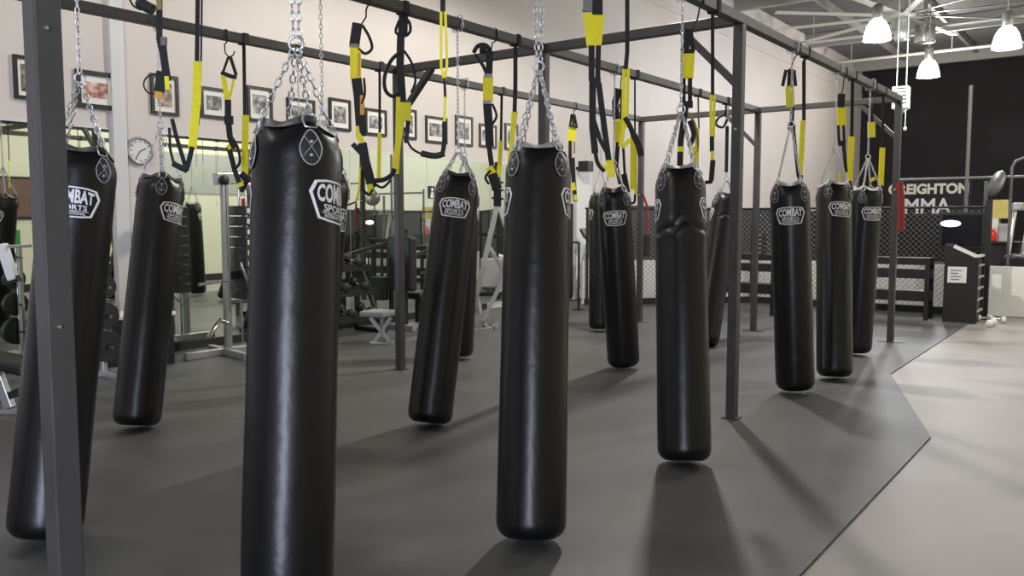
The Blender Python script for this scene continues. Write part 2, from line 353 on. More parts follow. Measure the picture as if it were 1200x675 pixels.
# ------------------------------------------------------------------ heavy bags
def logo(mb_out, P):
    """banner outline and lettering, P(u,v) puts a flat logo point on the bag"""
    half = [(.0, .076), (.06, .074), (.108, .066), (.128, .026), (.094, -.066), (.05, -.073), (0, -.075)]
    outer = half + [(-u, v) for u, v in half[-2:0:-1]]
    def band(k0, k1):
        A = [(u * k0, v * k0) for u, v in outer]; B = [(u * k1, v * k1) for u, v in outer]
        pa = []; pb = []; n = len(outer)
        for i in range(n):
            for k in range(4):
                f = k / 4; j = (i + 1) % n
                pa.append((A[i][0] * (1 - f) + A[j][0] * f, A[i][1] * (1 - f) + A[j][1] * f)); pb.append((B[i][0] * (1 - f) + B[j][0] * f, B[i][1] * (1 - f) + B[j][1] * f))
        m = len(pa); mb_out.add([P(*q) for q in pa + pb], [(i, (i + 1) % m, m + (i + 1) % m, m + i) for i in range(m)])
    band(1.0, .90)
    def txt(s, u0, u1, v0, v1, arch=0):
        vs, fs = text_mesh(s, .034 if s == 'COMBAT' else .018)
        out = []
        for a, b in vs:
            u = u0 + a * (u1 - u0); c = 1 - (2 * a - 1) ** 2
            out.append(P(u, v0 + b * (v1 - v0) + arch * c * b))
        mb_out.add(out, fs)
    txt('COMBAT', -.098, .098, -.006, .052, .012)
    txt('SPORTS', -.07, .07, -.038, -.012)
    # lower bar with the small line of lettering
    k = 10; bar = [(-.078 + .156 * i / k, -.044) for i in range(k + 1)] ; bar2 = [(-.078 + .156 * i / k, -.041) for i in range(k + 1)]
    mb_out.add([P(*q) for q in bar + bar2], [(i, i + 1, k + 2 + i, k + 1 + i) for i in range(k)])
    txt('INTERNATIONAL', -.066, .066, -.060, -.047)

BEAM = {'R': -2.47, 'M': -4.24, 'L': -6.01}
BAGS = []
def bag(beam, top, bot, ang, label, split=.36, R=.165, crease=None, double=False, T=None, B=None, zb=.035, fine=True, big=False):
    X = BEAM[beam]
    if T is None: T = onx(top[0], top[1], X)
    T = Vector(T)
    if B is None:
        by = bot[1]; q = onz(bot[0], by, zb); Z = depth(q); by2 = by - (by - 258) * .04 / Z; B = onz(bot[0], by2, zb)
    B = Vector(B)
    w = (T - B).normalized(); L = (T - B).length
    e1 = Vector(CAM) - T; e1.z = 0; e1 -= w * e1.dot(w); e1.normalize(); e2 = (-e1).cross(w).normalized()
    root = thing('heavy_bag', label, 'punching bag', (B.x, B.y, 0), 'black heavy bags hanging from the rack')
    fa = [ang + 45 + 90 * k for k in range(4)]; seed = len(BAGS) * 7.3
    def rad(h, ph):
        d = L - h; r = R
        if h < .075: r = R * (.60 + .40 * math.sqrt(max(0, 1 - (1 - h / .075) ** 2)))
        c = abs(math.cos(2 * (ph - math.radians(ang + 45))))        # 1 at a strap patch
        if d < .13:
            t = 1 - d / .13; r = R * (1 - (.31 - .07 * c) * t ** 2.3)
            r *= 1 + .05 * t * noise.noise(Vector((math.cos(ph) * 3, math.sin(ph) * 3, d * 9 + seed)))
        bulge = noise.noise(Vector((math.cos(ph) * 1.1, math.sin(ph) * 1.1, h * 2.2 + seed)))
        r *= 1 + .016 * bulge * min(1, h / .2)
        fold = noise.noise(Vector((math.cos(ph) * .9, math.sin(ph) * .9, h * 14 + seed)))
        r *= 1 + .004 * fold
        if crease:
            g = h - (L - crease) - .022 * math.sin(3 * ph + 1) - .012 * math.sin(7 * ph); am = .65 + .45 * noise.noise(Vector((math.cos(ph) * 2, math.sin(ph) * 2, seed))); r *= 1 - .06 * am * math.exp(-(g / .016) ** 2) + .02 * am * math.exp(-((g - .045) / .03) ** 2) + .03 * am * math.exp(-((g + .04) / .03) ** 2)
        return r
    def P(h, ph, off=0):
        r = rad(h, ph) + off; return B + w * h + (e1 * math.cos(ph) + e2 * math.sin(ph)) * r
    N = 56
    hs = [0, .004, .012, .025, .042, .06, .075] + [.075 + (L - .245) * i / 34 for i in range(1, 35)] + [L - .17 + .17 * i / 9 for i in range(1, 10)]
    if crease: hs = sorted(set(hs + [L - crease + .01 * k for k in range(-9, 10)]))
    vs = []; fs = []
    for h in hs:
        for k in range(N):
            ph = 2 * PI * k / N; hh = h
            if L - h < .1: hh = h + .012 * (1 - (L - h) / .1) * math.cos(4 * (ph - math.radians(ang + 45)))
            vs.append(P(h, ph) + w * (hh - h))
    m = len(hs)
    inner = [(.93, -.004), (.86, -.03), (.4, -.05)]
    for f, dz in inner:
        for k in range(N):
            ph = 2 * PI * k / N; c = B + w * L
            q = Vector(vs[(m - 1) * N + k]); ax = B + w * (q - B).dot(w); vs.append(ax + (q - ax) * f + w * dz)
    mm = m + len(inner)
    fs = [(i * N + k, i * N + (k + 1) % N, (i + 1) * N + (k + 1) % N, (i + 1) * N + k) for i in range(mm - 1) for k in range(N)]
    fs += [tuple(range(N))[::-1], tuple((mm - 1) * N + k for k in range(N))]
    mb = MB().add(vs, fs, True); body = mb.build('body', 'vinyl', root)
    # pale lining showing along the lip
    lb = MB(); lv = []; ring = []
    for k in range(N + 1):
        ph = 2 * PI * k / N; q = Vector(vs[(m - 1) * N + k % N]); ax = B + w * (q - B).dot(w); o = (q - ax).normalized()
        c = max(.15, abs(math.sin(2 * (ph - math.radians(ang + 45)))))
        dh = .008 + .026 * c; ring += [q + o * .004 + w * .004, B + w * (L - dh) + (e1 * math.cos(ph) + e2 * math.sin(ph)) * (rad(L - dh, ph) + .005), q - o * .012 + w * .005]
    lb.add(ring, [(3 * k + a, 3 * k + b, 3 * k + 3 + b, 3 * k + 3 + a) for k in range(N) for a, b in ((0, 1), (2, 0))], True)
    lb.build('lip_lining', 'lining' if beam == 'R' and not big else 'lip_dark', root)
    # seam near the bottom
    # logos, front and back
    for s_ in (0, 180):
        a0 = math.radians(ang + s_); hc = L - .285
        lm = MB(); logo(lm, lambda u, v: P(hc + v, a0 + u / R, .0022)); lm.build('printed_logo', 'white_print', root)
    # strap patches, rings, chains
    S0 = T + Vector((0, 0, split)); rings = []
    for k, a in enumerate(fa):
        a0 = math.radians(a); near = math.cos(a0) > -.35
        def Q(u, v, off=.004): return P(L - .105 + v, a0 + u / R, off)
        pts = []
        for i in range(20):
            th = 2 * PI * i / 20; s_ = math.sin(th); c_ = math.cos(th); wd = .040 if s_ < 0 else .040 - .016 * s_
            pts.append((c_ * wd, s_ * .066))
        pm = MB(); c0 = len(pts)
        pm.add([Q(u, v) for u, v in pts] + [Q(u * .5, v * .5, .006) for u, v in pts] + [Q(0, 0, .007)], [(i, (i + 1) % c0, c0 + (i + 1) % c0, c0 + i) for i in range(c0)] + [(c0 + i, c0 + (i + 1) % c0, 2 * c0) for i in range(c0)], True)
        pt = pm.build('strap_patch', 'vinyl2', root)
        if near and fine:
            st = MB().tube([Q(u * .96, v * .96, .006) for u, v in pts], .0026, 5, closed=True)
            for sg in (-1, 1): st.tube([Q(sg * (-.026 + .052 * i / 4), -.036 + .075 * i / 4, .008) for i in range(5)], .0014, 4)
            st.build('stitching', 'stitch', pt)
            for v in (.018, -.03):
                c = Q(0, v, .008); o = (c - (B + w * (c - B).dot(w))).normalized()
                x = o.orthogonal().normalized(); MB().lathe([(.0075, 0), (.0065, .004), (0, .006)], c, 10, (x, o.cross(x), o)).build('rivet', 'bolt', pt)
        rp = P(L - .02, a0, .008) + w * .012; tng = (e2 * math.cos(a0) - e1 * math.sin(a0)); o = (e1 * math.cos(a0) + e2 * math.sin(a0))
        upd = (w * .9 - o * .35).normalized()
        dpts = [rp + tng * .026 * math.cos(th) + upd * (.034 * math.sin(th)) for th in [PI * j / 8 for j in range(9)]]
        MB().tube(dpts + [rp - tng * .02 - upd * .028, rp + tng * .02 - upd * .028], .0042, 6, closed=True).build('d_ring', 'chain', root)
        rings.append(rp + upd * .03)
    for r_ in rings:
        MB().chain(r_, S0 + (r_ - S0).normalized() * .02).build('chain_leg', 'chain', root)
    ring = MB(); cx_ = Vector(RT); ring.tube([S0 + cx_ * .026 * math.cos(2 * PI * j / 12) + Vector((0, 0, .026 * math.sin(2 * PI * j / 12))) for j in range(12)], .006, 6, closed=True)
    ring.build('ring', 'chain', root)
    top = Vector((T.x, T.y, BZ - S / 2)); mc = MB()
    if double:
        a = Vector(RT) * .03
        mc.chain(S0 + Vector((0, 0, .02)) - a * .3, top - a).chain(S0 + Vector((0, 0, .02)) + a * .3, top + a)
    else: mc.chain(S0 + Vector((0, 0, .02)), top)
    hh = S / 2 + .006
    mc.build('hanging_chain', 'chain', root)
    wr = MB(); z0 = BZ; yy = T.y
    for sg in (-1, 1): wr.chain((T.x + sg * (S / 2 + .012), yy, BZ - S / 2), (T.x + sg * (S / 2 + .012), yy, BZ + S / 2))
    wr.chain((T.x - S / 2 - .01, yy, BZ + S / 2 + .014), (T.x + S / 2 + .01, yy, BZ + S / 2 + .014)); wr.chain((T.x - S / 2 - .01, yy, BZ - S / 2 - .014), (T.x + S / 2 + .01, yy, BZ - S / 2 - .014))
    wr.build('beam_wrap', 'chain', root)
    BAGS.append(root); return root

bag('M', (97, 178), (52, 632), -9, 'black heavy bag hanging behind the leftmost front post, nearest the left edge')
bag('R', (349, 150), (335, 775), 62, 'largest foreground heavy bag, its bottom cut off by the frame edge', split=.30, double=True, big=True, R=.157)
bag('R', (631, 177), (622, 634), 88, 'tall heavy bag in the centre foreground with pale lining showing at its lip', split=.42, double=True)
bag('R', (797, 200), (802, 542), 89, 'heavy bag with a deep horizontal crease, left of the right rack post', crease=.42, split=.40)
bag('M', (537, 207), (503, 497), 0, 'leaning heavy bag with a logo facing front, left of the centre bag', split=.2)
bag('M', (719, 221), (731, 429), 0, 'heavy bag between the centre bag and the creased bag, logo facing front', split=.25)
bag('R', (925, 214), (932, 457), 0, 'leftmost of the three bags right of the right rack post, logo facing front', split=.5)
bag('R', (977, 217), (978, 442), 27, 'middle of the three heavy bags near the right end of the rack', split=.38)
bag('R', (1016, 220), (1003, 413), 30, 'farthest right heavy bag, partly hidden by the bag before it', split=.34)
bag('M', (851, 230), (826, 404), 90, 'wrinkled heavy bag half hidden between creased bag and rack post', crease=.34, split=.22)
T_ = onx(379, 205, -4.24); a_ = Vector(T_) + Vector(FH) * -.1 + Vector(RT) * -.14; a_.z = .035
bag('M', None, None, 40, 'heavy bag almost wholly hidden behind the large foreground bag', T=T_, B=tuple(a_))
bag('L', (190, 209), (160, 500), 46, 'leaning heavy bag in front of the clock wall, left of the big foreground bag', split=.4)
bag('L', (704, 228), (704, 386), 100, 'distant heavy bag peeking out left behind the logo bag', fine=False)
bag('L', (545, 220), (537, 418), 100, 'distant heavy bag showing as a sliver right of the leaning bag', fine=False)
bag('L', None, None, 100, 'heavy bag hidden behind the foreground bag, seen only in the left mirror', T=(-6.01, 4.9, 1.86), B=(-5.9, 4.75, .035), fine=False)

# ------------------------------------------------------------------ suspension trainers
# pieces: (part, kind, material, width px, points px, depth offset m)   kind r = flat webbing, t = round
K, Y, C = 'web', 'yellow', 'greyclip'
def trainer(label, beam, ax, pieces, loop=None, hook=None):
    X = BEAM[beam]; A = onx(ax, 110, X); A[2] = BZ; Z = depth(A); k = Z / F
    t = thing('suspension_trainer', label, 'suspension trainer', (A[0], A[1], BZ), 'yellow and black suspension trainers on the rack')
    n = -FH
    def W(p, dz=0): q = onplane(p[0], p[1], A) + n * dz; return q
    zi = 0
    if loop:
        lw = .045; g = S / 2 + .004; m = MB(); x0, y0 = A[0], A[1]
        for sx in (-1, 1): m.bb(x0 + sx * g - .003, x0 + sx * g + .003, y0 - lw / 2, y0 + lw / 2, BZ - g - .003, BZ + g + .003)
        for sz in (-1, 1): m.bb(x0 - g, x0 + g, y0 - lw / 2, y0 + lw / 2, BZ + sz * g - .003, BZ + sz * g + .003)
        m.build('anchor_loop', K, t)
        p0 = W(loop[0]); m = MB().ribbon([(A[0], A[1], BZ - g), tuple(p0)], max(.012, loop[1] * k), .004, n); m.build('anchor_strap', K, t)
    if hook:
        g = S / 2 + .006; pts = [(A[0] - g, A[1], BZ + g * .6), (A[0] - g * .6, A[1], BZ + g), (A[0] + g * .6, A[1], BZ + g), (A[0] + g, A[1], BZ + g * .6), (A[0] + g, A[1], BZ - g), (A[0] + g * .3, A[1], BZ - g * 1.5)] + [tuple(W(p)) for p in hook]
        MB().tube(pts, .006, 6).build('hook', 'black', t)
    for pc in pieces:
        nm, kd, mt, w, pts = pc[:5]; dz = pc[5] if len(pc) > 5 else 0
        zi += 1; dz += .0022 * zi
        q = [W(p, dz) for p in pts]
        if kd == 'r': mb = MB().ribbon([tuple(p) for p in q], w * k, .006, n)
        elif kd == 'b': mb = MB().ribbon([tuple(p) for p in q], w * k, .022, n)          # buckle / thick pad
        else:
            if len(q) > 2:      # smooth the curve a little
                P_ = [Vector(p) for p in q]; o = [P_[0]]
                for i in range(len(P_) - 1):
                    p0 = P_[max(i - 1, 0)]; p1 = P_[i]; p2 = P_[i + 1]; p3 = P_[min(i + 2, len(P_) - 1)]
                    for s_ in (.25, .5, .75, 1): o.append(.5 * (2 * p1 + (p2 - p0) * s_ + (2 * p0 - 5 * p1 + 4 * p2 - p3) * s_ ** 2 + (-p0 + 3 * p1 - 3 * p2 + p3) * s_ ** 3))
                q = o
            mb = MB().tube(q, max(.004, w * k / 2), 8)
        mb.build(nm, mt, t)
    return t
S_, G_, F_, B_, Yv = 'strap', 'handle', 'foot_cradle', 'buckle', 'sleeve'
trainer('trainer with black cradle at the top edge, above the photo with an orange patch', 'M', 190, [
    (S_, 'r', K, 7, [(187, 8), (187, 45), (192, 70), (198, 95)]), (F_, 't', 'foam', 13, [(163, 2), (172, 8), (180, 12)]), (F_, 't', K, 2.5, [(168, -14), (153, -6), (156, 6), (166, 12)]), ('label', 'r', 'tan', 6, [(186, -8), (188, 12)]),
    (B_, 'b', C, 6, [(193, 44), (193, 54)]), (S_, 'r', K, 9, [(191, 50), (195, 80), (197, 92)]), (F_, 'r', K, 12, [(191, 84), (188, 109)]), (F_, 't', K, 2, [(190, 86), (175, 90), (170, 100), (175, 109), (182, 110)]),
    ('tab', 'r', Y, 5, [(197, 90), (198, 106)]), ('label', 'r', 'orange', 9, [(188, 108), (187, 116)])], loop=((187, 8), 7))
trainer('trainer with a broad yellow strap and triangle handle, right of the clock', 'M', 234, [
    (S_, 'r', K, 5, [(232, -4), (231, 72)]), (S_, 'r', K, 2, [(237, -4), (236, 72)]), (Yv, 'r', Y, 10, [(232, 72), (231, 120), (228, 150), (226, 174)]), (B_, 'b', K, 8, [(229, 138), (228, 146)], -.02),
    (G_, 't', K, 6, [(226, 172), (223, 186), (219, 200)]), (G_, 't', 'foam', 7, [(204, 192), (212, 196), (220, 200)]), (G_, 't', K, 5, [(203, 140), (208, 160), (214, 180), (219, 197)]), (S_, 'r', K, 3, [(200, 150), (201, 175), (205, 192)])], loop=((233, -4), 6))
trainer('trainer folded over a hook, triangle handle on top, at the left end of left beam', 'L', 265, [
    (G_, 't', K, 3, [(268, 66), (261, 86)]), (G_, 't', K, 4, [(270, 66), (277, 88)]), (G_, 't', 'foam', 5, [(260, 85), (269, 89), (277, 91)]), (Yv, 'r', Y, 6, [(262, 88), (267, 118)]), (Yv, 'r', Y, 3, [(275, 92), (269, 118)]),
    (S_, 'r', K, 7, [(268, 117), (268, 140), (270, 160), (275, 174)]), (B_, 'b', K, 10, [(269, 136), (269, 146)]), (F_, 't', K, 3.5, [(270, 158), (279, 172), (282, 190), (275, 197), (272, 185)]), (S_, 'r', K, 6, [(269, 172), (276, 200), (284, 222)]),
    ('tab', 'r', Y, 5, [(279, 218), (286, 215)]), ('tab', 'r', Y, 4, [(268, 170), (271, 175)])], hook=[(263, 52), (264, 62), (268, 67), (273, 65), (275, 60)])
trainer('thin black strap with a yellow lower half beside the tall cable machine', 'L', 287, [
    (S_, 'r', K, 4, [(286, 60), (287, 136)]), (Yv, 'r', Y, 8, [(288, 135), (287, 206)]), (G_, 't', 'foam', 9, [(283, 204), (288, 208), (293, 212)]), (G_, 't', K, 5, [(291, 210), (283, 225)])], loop=((286, 60), 4))
trainer('bundled trainer hooked on the middle beam directly right of the big foreground bag', 'M', 430, [
    (F_, 'r', K, 12, [(419, 27), (415, 55)]), (F_, 't', K, 3.5, [(425, 30), (433, 44), (436, 57), (428, 63), (420, 57)]), (B_, 'b', C, 10, [(415, 52), (415, 56)]), (Yv, 'r', Y, 13, [(417, 56), (417, 93)]), ('tab', 'r', 'orange', 3, [(421, 62), (421, 90)]),
    (S_, 'r', K, 12, [(418, 92), (421, 115), (424, 160)]), (S_, 't', K, 3, [(427, 92), (428, 110), (424, 122)]), ('label', 'r', 'orange', 5, [(425, 112), (425, 135)]), ('tab', 'r', Y, 4, [(419, 148), (421, 160)]), ('tab', 'r', Y, 7, [(420, 158), (428, 172)]),
    (S_, 'r', K, 11, [(425, 168), (429, 190), (437, 220)]), (S_, 'r', K, 6, [(414, 169), (427, 183)]), (F_, 't', K, 3.5, [(425, 200), (426, 221), (433, 228), (438, 222)]), ('tab', 'r', Y, 7, [(434, 216), (436, 227)]),
    (G_, 't', 'foam', 5.5, [(437, 212), (450, 211), (460, 205), (463, 198)]), (G_, 't', K, 3, [(438, 214), (449, 220), (459, 211)]), (S_, 't', Y, 2.5, [(423, 196), (422, 222), (418, 238)]), (S_, 't', K, 2, [(418, 237), (405, 242)])], hook=[(429, 12), (429, 20), (422, 31), (416, 27)])
trainer('slim black and yellow strap on the left beam, behind the bundled trainer', 'L', 445, [(S_, 'r', K, 3, [(445, 90), (445, 156)]), (Yv, 'r', Y, 4.5, [(445, 155), (444, 210)])], loop=((445, 90), 3))
trainer('trainer with large black loops hanging in front of the left rack post', 'M', 473, [
    (F_, 'r', K, 11, [(473, 16), (472, 42)]), (F_, 't', K, 3.5, [(470, 18), (479, 25), (481, 36), (475, 42), (464, 38), (468, 24)]), (S_, 'r', K, 9, [(470, 40), (469, 75), (472, 122)]), (F_, 't', K, 4.5, [(468, 62), (458, 72), (451, 90), (452, 106), (460, 113), (467, 109)]),
    (F_, 't', K, 3, [(474, 60), (483, 75), (487, 95), (482, 109)]), (Yv, 'r', Y, 14, [(475, 120), (475, 143)]), (S_, 'r', Y, 5, [(467, 114), (466, 170), (465, 186)]), (S_, 'r', Y, 7, [(471, 140), (466, 175), (464, 200)]), (S_, 'r', K, 5, [(479, 142), (476, 168)]), ('tab', 'r', Y, 8, [(465, 180), (464, 204)])], loop=((473, 16), 9))
trainer('trainer with doubled yellow cords and a low black handle, left of the leaning bag chain', 'R', 520, [
    (S_, 'r', K, 6, [(519, -12), (519, 15)]), (Yv, 'r', Y, 3, [(517, 14), (517, 78), (521, 96)]), (Yv, 'r', Y, 3, [(522, 14), (524, 75), (521, 96)]), (B_, 'b', K, 3, [(521, 92), (522, 114)]), (Yv, 'r', Y, 3, [(522, 113), (521, 144)]),
    (G_, 't', K, 5.5, [(521, 143), (521, 165), (519, 180)]), (G_, 't', 'foam', 7.5, [(521, 180), (510, 183), (494, 180)]), (G_, 't', K, 3, [(495, 181), (484, 175), (478, 165), (475, 150)])], loop=((519, -12), 6))
trainer('bundled trainer with a black ball of loops on top, left of the centre bag chain', 'M', 578, [
    (F_, 't', K, 5, [(555, 62), (560, 54), (569, 53), (575, 60)]), (F_, 't', 'foam', 10, [(562, 58), (570, 58)]), (F_, 'r', K, 4, [(557, 64), (566, 77), (571, 88)]), (F_, 'r', K, 8, [(574, 60), (573, 90)]), (B_, 'b', C, 10, [(572, 87), (572, 91)]), (Yv, 'r', Y, 12, [(572, 90), (572, 119)]), (B_, 'b', C, 10, [(571, 118), (571, 122)]),
    (S_, 'r', K, 10, [(571, 121), (573, 150), (574, 172)]), (S_, 't', K, 3, [(577, 122), (582, 136), (577, 146)]), (S_, 'r', K, 6, [(573, 170), (577, 200)]), ('tab', 'r', Y, 9, [(573, 196), (579, 206)]), ('tab', 'r', Y, 5, [(585, 195), (584, 208)]), (G_, 't', 'foam', 12, [(577, 204), (583, 222)]),
    (F_, 't', K, 3, [(575, 200), (569, 208), (573, 216)]), ('tab', 'r', Y, 4, [(582, 218), (584, 226)]), (S_, 'r', K, 9, [(583, 222), (583, 242)])], hook=[(577, 50), (576, 57), (570, 60)])
trainer('slim strap with a yellow lower part just left of the centre bag chain', 'M', 604, [(S_, 'r', K, 5, [(604, 56), (604, 100), (603, 132)]), (Yv, 'r', Y, 5, [(602, 131), (600, 165), (597, 190)]), (Yv, 'r', Y, 2, [(606, 131), (599, 190)])], loop=((604, 56), 4))
trainer('thin strap with yellow end on the left beam near the last two photos', 'L', 588, [(S_, 'r', K, 3, [(588, 112), (587, 166)]), (Yv, 'r', Y, 5, [(587, 165), (585, 202)])], loop=((588, 112), 3))
trainer('small trainer far down the left beam, right of the centre bag', 'L', 673, [
    (G_, 't', K, 3, [(668, 148), (670, 134)]), (G_, 't', K, 3, [(676, 149), (673, 134)]), (G_, 't', K, 3, [(672, 134), (672, 148)]), (G_, 't', 'foam', 3, [(667, 147), (677, 149)]), (Yv, 'r', Y, 9, [(671, 149), (669, 166)]), (S_, 'r', K, 4, [(668, 165), (668, 185), (671, 205)]), (S_, 'r', 'tan', 2, [(673, 166), (673, 180)]),
    (S_, 'r', K, 5, [(671, 185), (672, 210), (674, 236)]), ('tab', 'r', Y, 5, [(671, 214), (673, 223)]), ('tab', 'r', Y, 4, [(674, 228), (674, 235)])], hook=[(673, 124), (672, 134)])
trainer('large trainer with wide yellow block and twin black straps, right of centre bag', 'R', 696, [
    (F_, 'b', C, 11, [(690, -22), (688, 14)]), (F_, 'b', 'foam', 12, [(700, -22), (700, 18)]), (Yv, 'r', Y, 9, [(687, 15), (692, 55)]), (Yv, 'r', Y, 9, [(704, 16), (700, 55)]), (Yv, 'r', Y, 9, [(695, 17), (696, 55)]), (S_, 'r', K, 7, [(693, 54), (693, 96)]), (S_, 'r', K, 6, [(701, 54), (700, 96)]), (B_, 'b', K, 13, [(697, 92), (697, 102)]),
    (S_, 'r', K, 8, [(694, 98), (694, 150), (697, 180)]), (S_, 'r', K, 7, [(701, 98), (707, 145), (713, 190)]), (S_, 'r', K, 5, [(695, 140), (703, 165), (711, 180)]), (F_, 't', 'foam', 5, [(697, 178), (700, 192), (708, 201)]), ('tab', 'r', Y, 9, [(714, 188), (716, 208)]), ('tab', 'r', Y, 5, [(703, 195), (712, 198)])], loop=((695, -22), 12))
trainer('long trainer with paired pale yellow cords, second near strap right of the centre bag', 'R', 735, [
    (S_, 'r', K, 5, [(735, -20), (735, 60), (733, 83)]), (Yv, 'r', Y, 4, [(731, 81), (730, 150)]), (Yv, 'r', Y, 4, [(736, 81), (734, 150)]), (S_, 'r', Y, 5, [(731, 148), (727, 172)]), (G_, 't', K, 6, [(732, 138), (738, 148), (742, 160)]), (G_, 't', 'foam', 8, [(742, 158), (748, 170), (751, 183)]), ('tab', 'r', Y, 5, [(729, 173), (738, 164)])], loop=((735, -20), 5))
trainer('trainer with folded black handles on the middle beam, above the logo bag', 'M', 727, [
    (G_, 'r', K, 8, [(725, 104), (721, 120), (722, 140)]), (G_, 't', K, 4, [(729, 105), (728, 140)]), (B_, 'b', C, 4, [(725, 122), (725, 127)]), (Yv, 'r', Y, 10, [(724, 141), (725, 168)]), (S_, 'r', K, 5, [(724, 167), (722, 195), (727, 216)]), (S_, 'r', K, 3, [(730, 168), (732, 206)]), (F_, 't', 'foam', 7, [(731, 204), (735, 226)]), (G_, 't', K, 3, [(735, 216), (737, 236), (743, 237), (744, 228)])], hook=[(728, 92), (727, 105)])
trainer('hair-thin strap with a yellow end in front of the far left rack post', 'M', 744, [(S_, 'r', K, 2, [(744, 94), (744, 161)]), (Yv, 'r', Y, 5, [(741, 160), (741, 222)]), (Yv, 'r', Y, 3, [(745, 160), (745, 228)])], loop=((744, 94), 2.5))
trainer('trainer hooked beside the chain of the creased bag, broad yellow block', 'R', 816, [
    (F_, 'r', K, 10, [(807, 34), (802, 61)]), (F_, 'r', K, 5, [(809, 35), (812, 61)]), (B_, 'b', K, 14, [(806, 58), (806, 63)]), (Yv, 'r', Y, 12, [(803, 62), (804, 93)]), (Yv, 'r', Y, 8, [(810, 62), (808, 93)]), (S_, 'r', K, 4, [(801, 92), (801, 125)]), (S_, 'r', K, 5, [(808, 92), (808, 125)]), (B_, 'b', K, 12, [(805, 119), (805, 127)]),
    (S_, 'r', K, 7, [(803, 125), (797, 165), (796, 200)]), ('tab', 'r', Y, 8, [(797, 172), (797, 178)]), (F_, 't', 'tan', 3, [(806, 132), (814, 148), (817, 172), (810, 186)]), (G_, 't', 'foam', 6, [(807, 142), (812, 158), (807, 172)]), ('tab', 'r', Y, 5, [(813, 172), (815, 190)])], hook=[(817, 24), (811, 35)])
trainer('thin trainer with an L shaped black handle, right of the creased bag', 'R', 835, [
    (S_, 'r', K, 4, [(835, 16), (835, 112)]), (Yv, 'r', Y, 3, [(833, 111), (833, 166)]), (Yv, 'r', Y, 3, [(837, 111), (836, 162)]), (S_, 'r', K, 5, [(834, 160), (834, 178)]), ('tab', 'r', Y, 4, [(835, 177), (834, 190)]), (G_, 't', 'foam', 6.5, [(835, 188), (833, 212)]), (G_, 't', K, 4.5, [(834, 213), (825, 214)])], loop=((835, 16), 4))
trainer('black looped strap hanging just left of the right rack post', 'M', 851, [(S_, 'r', K, 2, [(851, 122), (850, 136)]), (F_, 't', K, 3, [(850, 134), (842, 138), (839, 146), (847, 149), (852, 140)]), (S_, 'r', K, 4, [(852, 148), (851, 202)])], loop=((851, 122), 2))
trainer('slim tan strap with a yellow end behind the creased bag trainer', 'M', 818, [(S_, 'r', 'tan', 2, [(818, 112), (819, 152)]), (Yv, 'r', Y, 5, [(817, 150), (816, 198)])], loop=((818, 112), 2))
trainer('trainer hanging beside the chain of the bag right of the rack post', 'R', 931, [
    (F_, 'r', K, 4, [(921, 82), (917, 101)]), (F_, 'r', K, 6, [(926, 81), (925, 101)]), (F_, 'r', K, 4, [(930, 82), (932, 101)]), (Yv, 'r', Y, 10, [(925, 101), (926, 126)]), (S_, 'r', K, 5, [(928, 125), (927, 150)]), (B_, 'b', K, 8, [(927, 146), (927, 153)]), (S_, 'r', K, 4, [(929, 152), (932, 180), (935, 208)])], hook=[(931, 68), (926, 83)])
trainer('slim trainer with a slanting yellow strap, third hanging right of the right rack post', 'R', 943, [(S_, 'r', K, 4, [(942, 72), (942, 142)]), (Yv, 'r', Y, 6, [(941, 141), (939, 180), (937, 206)]), (S_, 'r', K, 6, [(938, 205), (937, 216)])], loop=((942, 72), 3.5))
trainer('trainer with a square yellow block over the middle of the right bags', 'R', 987, [
    (F_, 'b', K, 8, [(986, 110), (985, 126)]), (Yv, 'r', Y, 10, [(986, 125), (986, 148)]), (S_, 'r', K, 3, [(982, 147), (983, 168)]), (S_, 'r', K, 3, [(988, 147), (989, 168)]), (B_, 'b', K, 8, [(986, 165), (986, 171)]), (S_, 'r', K, 4, [(988, 170), (991, 202)]), ('tab', 'r', Y, 4, [(982, 203), (981, 215)])], hook=[(988, 102), (986, 111)])
trainer('strap with a long plain yellow lower half between the two right-end bags', 'R', 999, [(S_, 'r', K, 4, [(999, 96), (998, 162)]), (Yv, 'r', Y, 7, [(998, 160), (995, 213)]), (S_, 'r', K, 4, [(995, 212), (997, 223)])], loop=((999, 96), 3.5))
trainer('trainer with a small yellow block on the chain of the last right bag', 'R', 1023, [(S_, 'r', K, 5, [(1021, 126), (1021, 144)]), (Yv, 'r', Y, 9, [(1021, 143), (1021, 161)]), ('tab', 'r', Y, 4, [(1025, 209), (1019, 212)])], hook=[(1025, 118), (1021, 128)])
trainer('rightmost trainer, short yellow strap beside the far right rack post', 'R', 1035, [(S_, 'r', K, 3, [(1035, 118), (1034, 175)]), (Yv, 'r', Y, 6.5, [(1034, 173), (1032, 218)]), (S_, 'r', K, 5, [(1032, 217), (1032, 226)])], loop=((1035, 118), 3))
# red bands hung on the far posts
for px, pts, x, lab in ((1049, [(1049, 214), (1051, 235), (1051, 270)], RX[2], 'red band hanging on the far right rack post'), (757, [(752, 228), (757, 242), (757, 275)], RX[0], 'dark red band hanging on the far left rack post')):
    base = (x, RY[2], 1.9); t = thing('resistance_band', lab, 'resistance band', base)
    n_ = -FH * .12
    MB().tube([onplane(*p, base) + n_ for p in pts], .04 if px > 1000 else .018, 8).build('band', 'red', t)
    if px > 1000: q = [(x, RY[2] - S / 2, onplane(*pts[0], base)[2] + .03)] + [tuple(onplane(*pts[0], base) + n_)]
    else: q = [(x, RY[2] - S / 2, onplane(*pts[0], base)[2] + .03)] + [tuple(onplane(*pts[0], base) + n_)]
    MB().tube(q, .006, 6).build('hook', 'black', t)
    if px < 1000: MB().tube([onplane(757, 275, base) + n_, onplane(756, 300, base) + n_], .05, 8).build('handle', 'foam', t)

